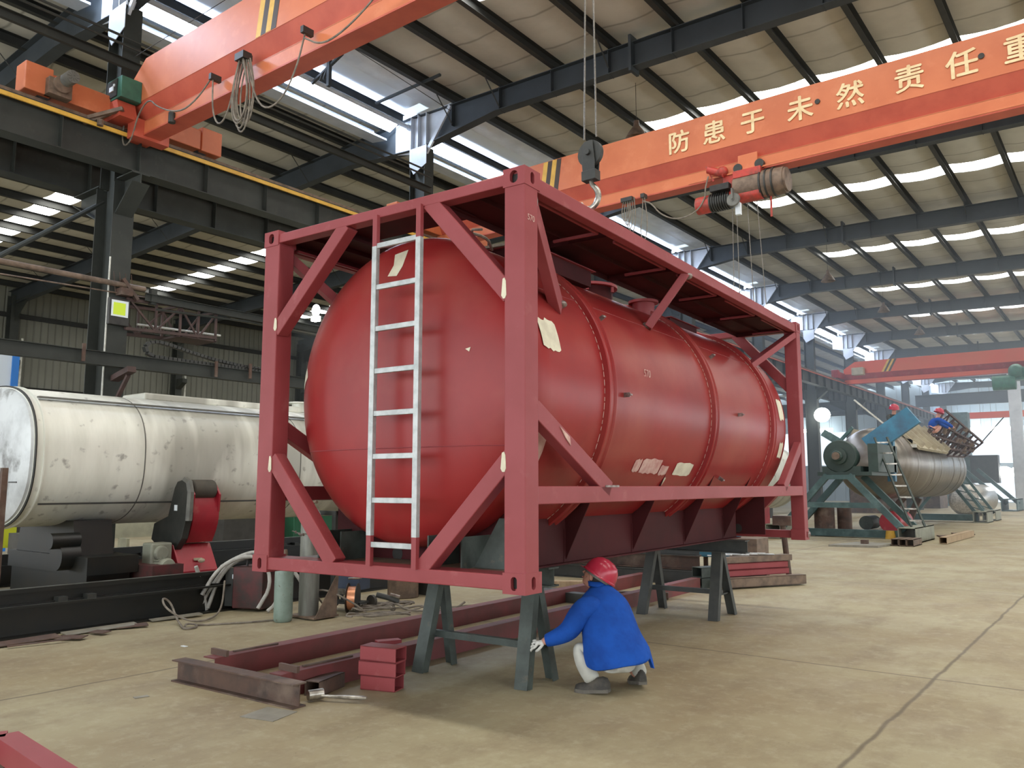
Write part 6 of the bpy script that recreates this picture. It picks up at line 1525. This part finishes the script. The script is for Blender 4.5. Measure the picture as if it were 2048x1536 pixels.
# shoes
def shoe(heel, toe, up_heel=.0):
    a, b = Vector(heel), Vector(toe); d = (b - a); L = d.length; d.normalize(); s = Vector((0, 0, 1)).cross(d).normalized(); rg = []
    for f_, w, h_, lift in ((0, .026, .050, 1), (.06, .034, .075, .95), (.2, .038, .085, .8), (.38, .036, .078, .5), (.55, .040, .060, .2), (.75, .046, .046, 0), (.92, .040, .036, 0), (1, .022, .026, 0)):
        c_ = a + (b - a) * f_ + Vector((0, 0, up_heel * lift)); rg.append([c_ + s * w * math.cos(t_) + Vector((0, 0, 1)) * (max(0, math.sin(t_)) * h_ + min(0, math.sin(t_)) * .004 + .022) for t_ in [2 * math.pi * k / 14 for k in range(14)]])
    m = MB(); m.loft(rg); o = m.build('shoe', 'shoe', w1, smooth=True, angle=60)
    m = MB(); rg = []
    for f_, w, lift in ((0, .03, 1), (.1, .036, .9), (.4, .036, .45), (.7, .048, 0), (.95, .042, 0), (1.02, .024, 0)):
        c_ = a + (b - a) * f_ + Vector((0, 0, up_heel * lift)); rg.append([c_ + s * w, c_ + s * w + Vector((0, 0, .024)), c_ - s * w + Vector((0, 0, .024)), c_ - s * w])
    m.loft(rg); m.build('sole', 'sole', o)
shoe(pp(-.065, -.075, 0), pp(-.285, .035, 0), .018)
shoe(pp(.190, .07, 0), pp(.15, .32, 0), .035)
# gloved hand with five fingers gripping the trestle leg
def hand(wr, dirv, palm_n, name='glove'):
    d = Vector(dirv).normalized(); n_ = Vector(palm_n).normalized(); s = d.cross(n_).normalized(); wr = Vector(wr); ch = []
    kn = wr + d * .055
    root = wr; chains = [[(wr - d * .01, .030, .022), (wr + d * .03, .034, .019), (kn, .034, .017)]]
    for off_, L_ in ((-.030, .060), (-.010, .072), (.010, .070), (.030, .055)):
        b = kn + s * off_ + d * .008
        chains.append([(kn, .034, .017), (b, .0105, .0105), (b + d * L_ * .42 - n_ * .006, .0095, .0095), (b + d * L_ * .70 - n_ * .026, .009, .009), (b + d * L_ * .72 - n_ * .046, .008, .008)])
    th = wr + d * .018 - s * .030
    chains.append([(wr + d * .03, .034, .019), (th, .0125, .012), (th + d * .028 - s * .016 - n_ * .016, .0105, .0105), (th + d * .050 - s * .014 - n_ * .032, .009, .009)])
    return skin_mesh(chains, name, 'glove', w1)
hand(pp(-.505, .085, .33), rv * -.9 + fv * .15 + Vector((0, 0, -.25)), Vector((0, 0, 1)) * .7 - fv * .6)
hand(pp(.0, .57, .29), rv * -.5 + fv * .6 + Vector((0, 0, -.4)), Vector((0, 0, 1)))

def far_person(label, P0, face, jm, lean):
    t = thing('person', label, 'person', tuple(P0)); P0 = Vector(P0)
    side = Vector((-face.y, face.x, 0))
    def q(s, f_, z): return P0 + side * s + face * f_ + Vector((0, 0, z))
    skin_mesh([[(q(0, 0, .12), .14, .13), (q(0, lean * .4, .35), .13, .11), (q(0, lean, .56), .06, .06), (q(0, lean * 1.15, .68), .09, .10)], [(q(0, lean * .4, .35), .13, .11), (q(.2, lean * .8, .48), .05, .05), (q(.27, lean + .2, .30), .04, .04), (q(.2, lean + .42, .16), .035, .035)],
               [(q(0, lean * .4, .35), .13, .11), (q(-.2, lean * .8, .48), .05, .05), (q(-.27, lean + .2, .30), .04, .04), (q(-.2, lean + .42, .16), .035, .035)],
               [(q(0, 0, .12), .14, .13), (q(.12, .32, .22), .07, .07), (q(.13, .12, 0.02), .05, .05)], [(q(0, 0, .12), .14, .13), (q(-.12, .32, .22), .07, .07), (q(-.13, .12, 0.02), .05, .05)]], 'body', 'skin', t, 1)
    skin_mesh([[(q(0, 0, .12), .18, .17), (q(0, lean * .4, .35), .17, .15), (q(0, lean * .85, .50), .12, .11)], [(q(0, lean * .4, .35), .17, .15), (q(.2, lean * .8, .47), .08, .08), (q(.27, lean + .2, .30), .065, .065), (q(.21, lean + .38, .18), .05, .05)],
               [(q(0, lean * .4, .35), .17, .15), (q(-.2, lean * .8, .47), .08, .08), (q(-.27, lean + .2, .30), .065, .065), (q(-.21, lean + .38, .18), .05, .05)]], 'jacket', jm, t, 1)
    m = MB(); m.lathe(q(0, lean * 1.15, .70), (face.x * .35, face.y * .35, 1), [(.17, -.01), (.155, 0), (.15, .05), (.12, .11), (.06, .15), (.01, .16)], 24, cap0=False); m.build('helmet', 'helmet', t, smooth=True)
far_person('person in dark clothes and red helmet crouching on top of the brown tank', (-6.35, 29.0, 3.25), Vector((.6, -.8, 0)).normalized(), 'darkcloth', .12)
far_person('person in bright blue jacket bent over the lattice rack on the brown tank', (-5.45, 30.0, 3.15), Vector((.9, .43, 0)).normalized(), 'jacket', .28)

# ---------------------------------------------------------------- pieces that are parts of their own
def split_loose(o):
    me = o.data; n_ = len(me.vertices); par = list(range(n_))
    def find(i):
        while par[i] != i: par[i] = par[par[i]]; i = par[i]
        return i
    for e in me.edges:
        a, b = find(e.vertices[0]), find(e.vertices[1])
        if a != b: par[a] = b
    comps = {}
    for p in me.polygons: comps.setdefault(find(p.vertices[0]), []).append(p)
    if len(comps) < 2: return
    for k, (root_, polys) in enumerate(comps.items()):
        idx, vs, fs, sm = {}, [], [], []
        for p in polys:
            f = []
            for v in p.vertices:
                if v not in idx: idx[v] = len(vs); vs.append(me.vertices[v].co[:])
                f.append(idx[v])
            fs.append(f); sm.append(p.use_smooth)
        nm = bpy.data.meshes.new(me.name); nm.from_pydata(vs, [], fs); nm.materials.append(me.materials[0])
        nm.polygons.foreach_set('use_smooth', sm)
        if any(sm): nm.set_sharp_from_angle(angle=R(38))
        c = o.copy(); c.data = nm; COL.objects.link(c)
    bpy.data.objects.remove(o)
for o in list(bpy.data.objects):
    if o.type == 'MESH' and o.parent and o.name.split('.')[0] in ('lattice_brace', 'cross_piece', 'trolley_plate', 'trolley_wheel', 'hanger', 'weld_bead', 'wheel', 'rung', 'cable_hanger', 'rope_guide_ring', 'post_clip', 'chord', 'roller_cheek', 'upright', 'side_tie', 'rail_clamp', 'corner_cap', 'lightening_hole', 'rail_piece', 'prop'):
        split_loose(o)
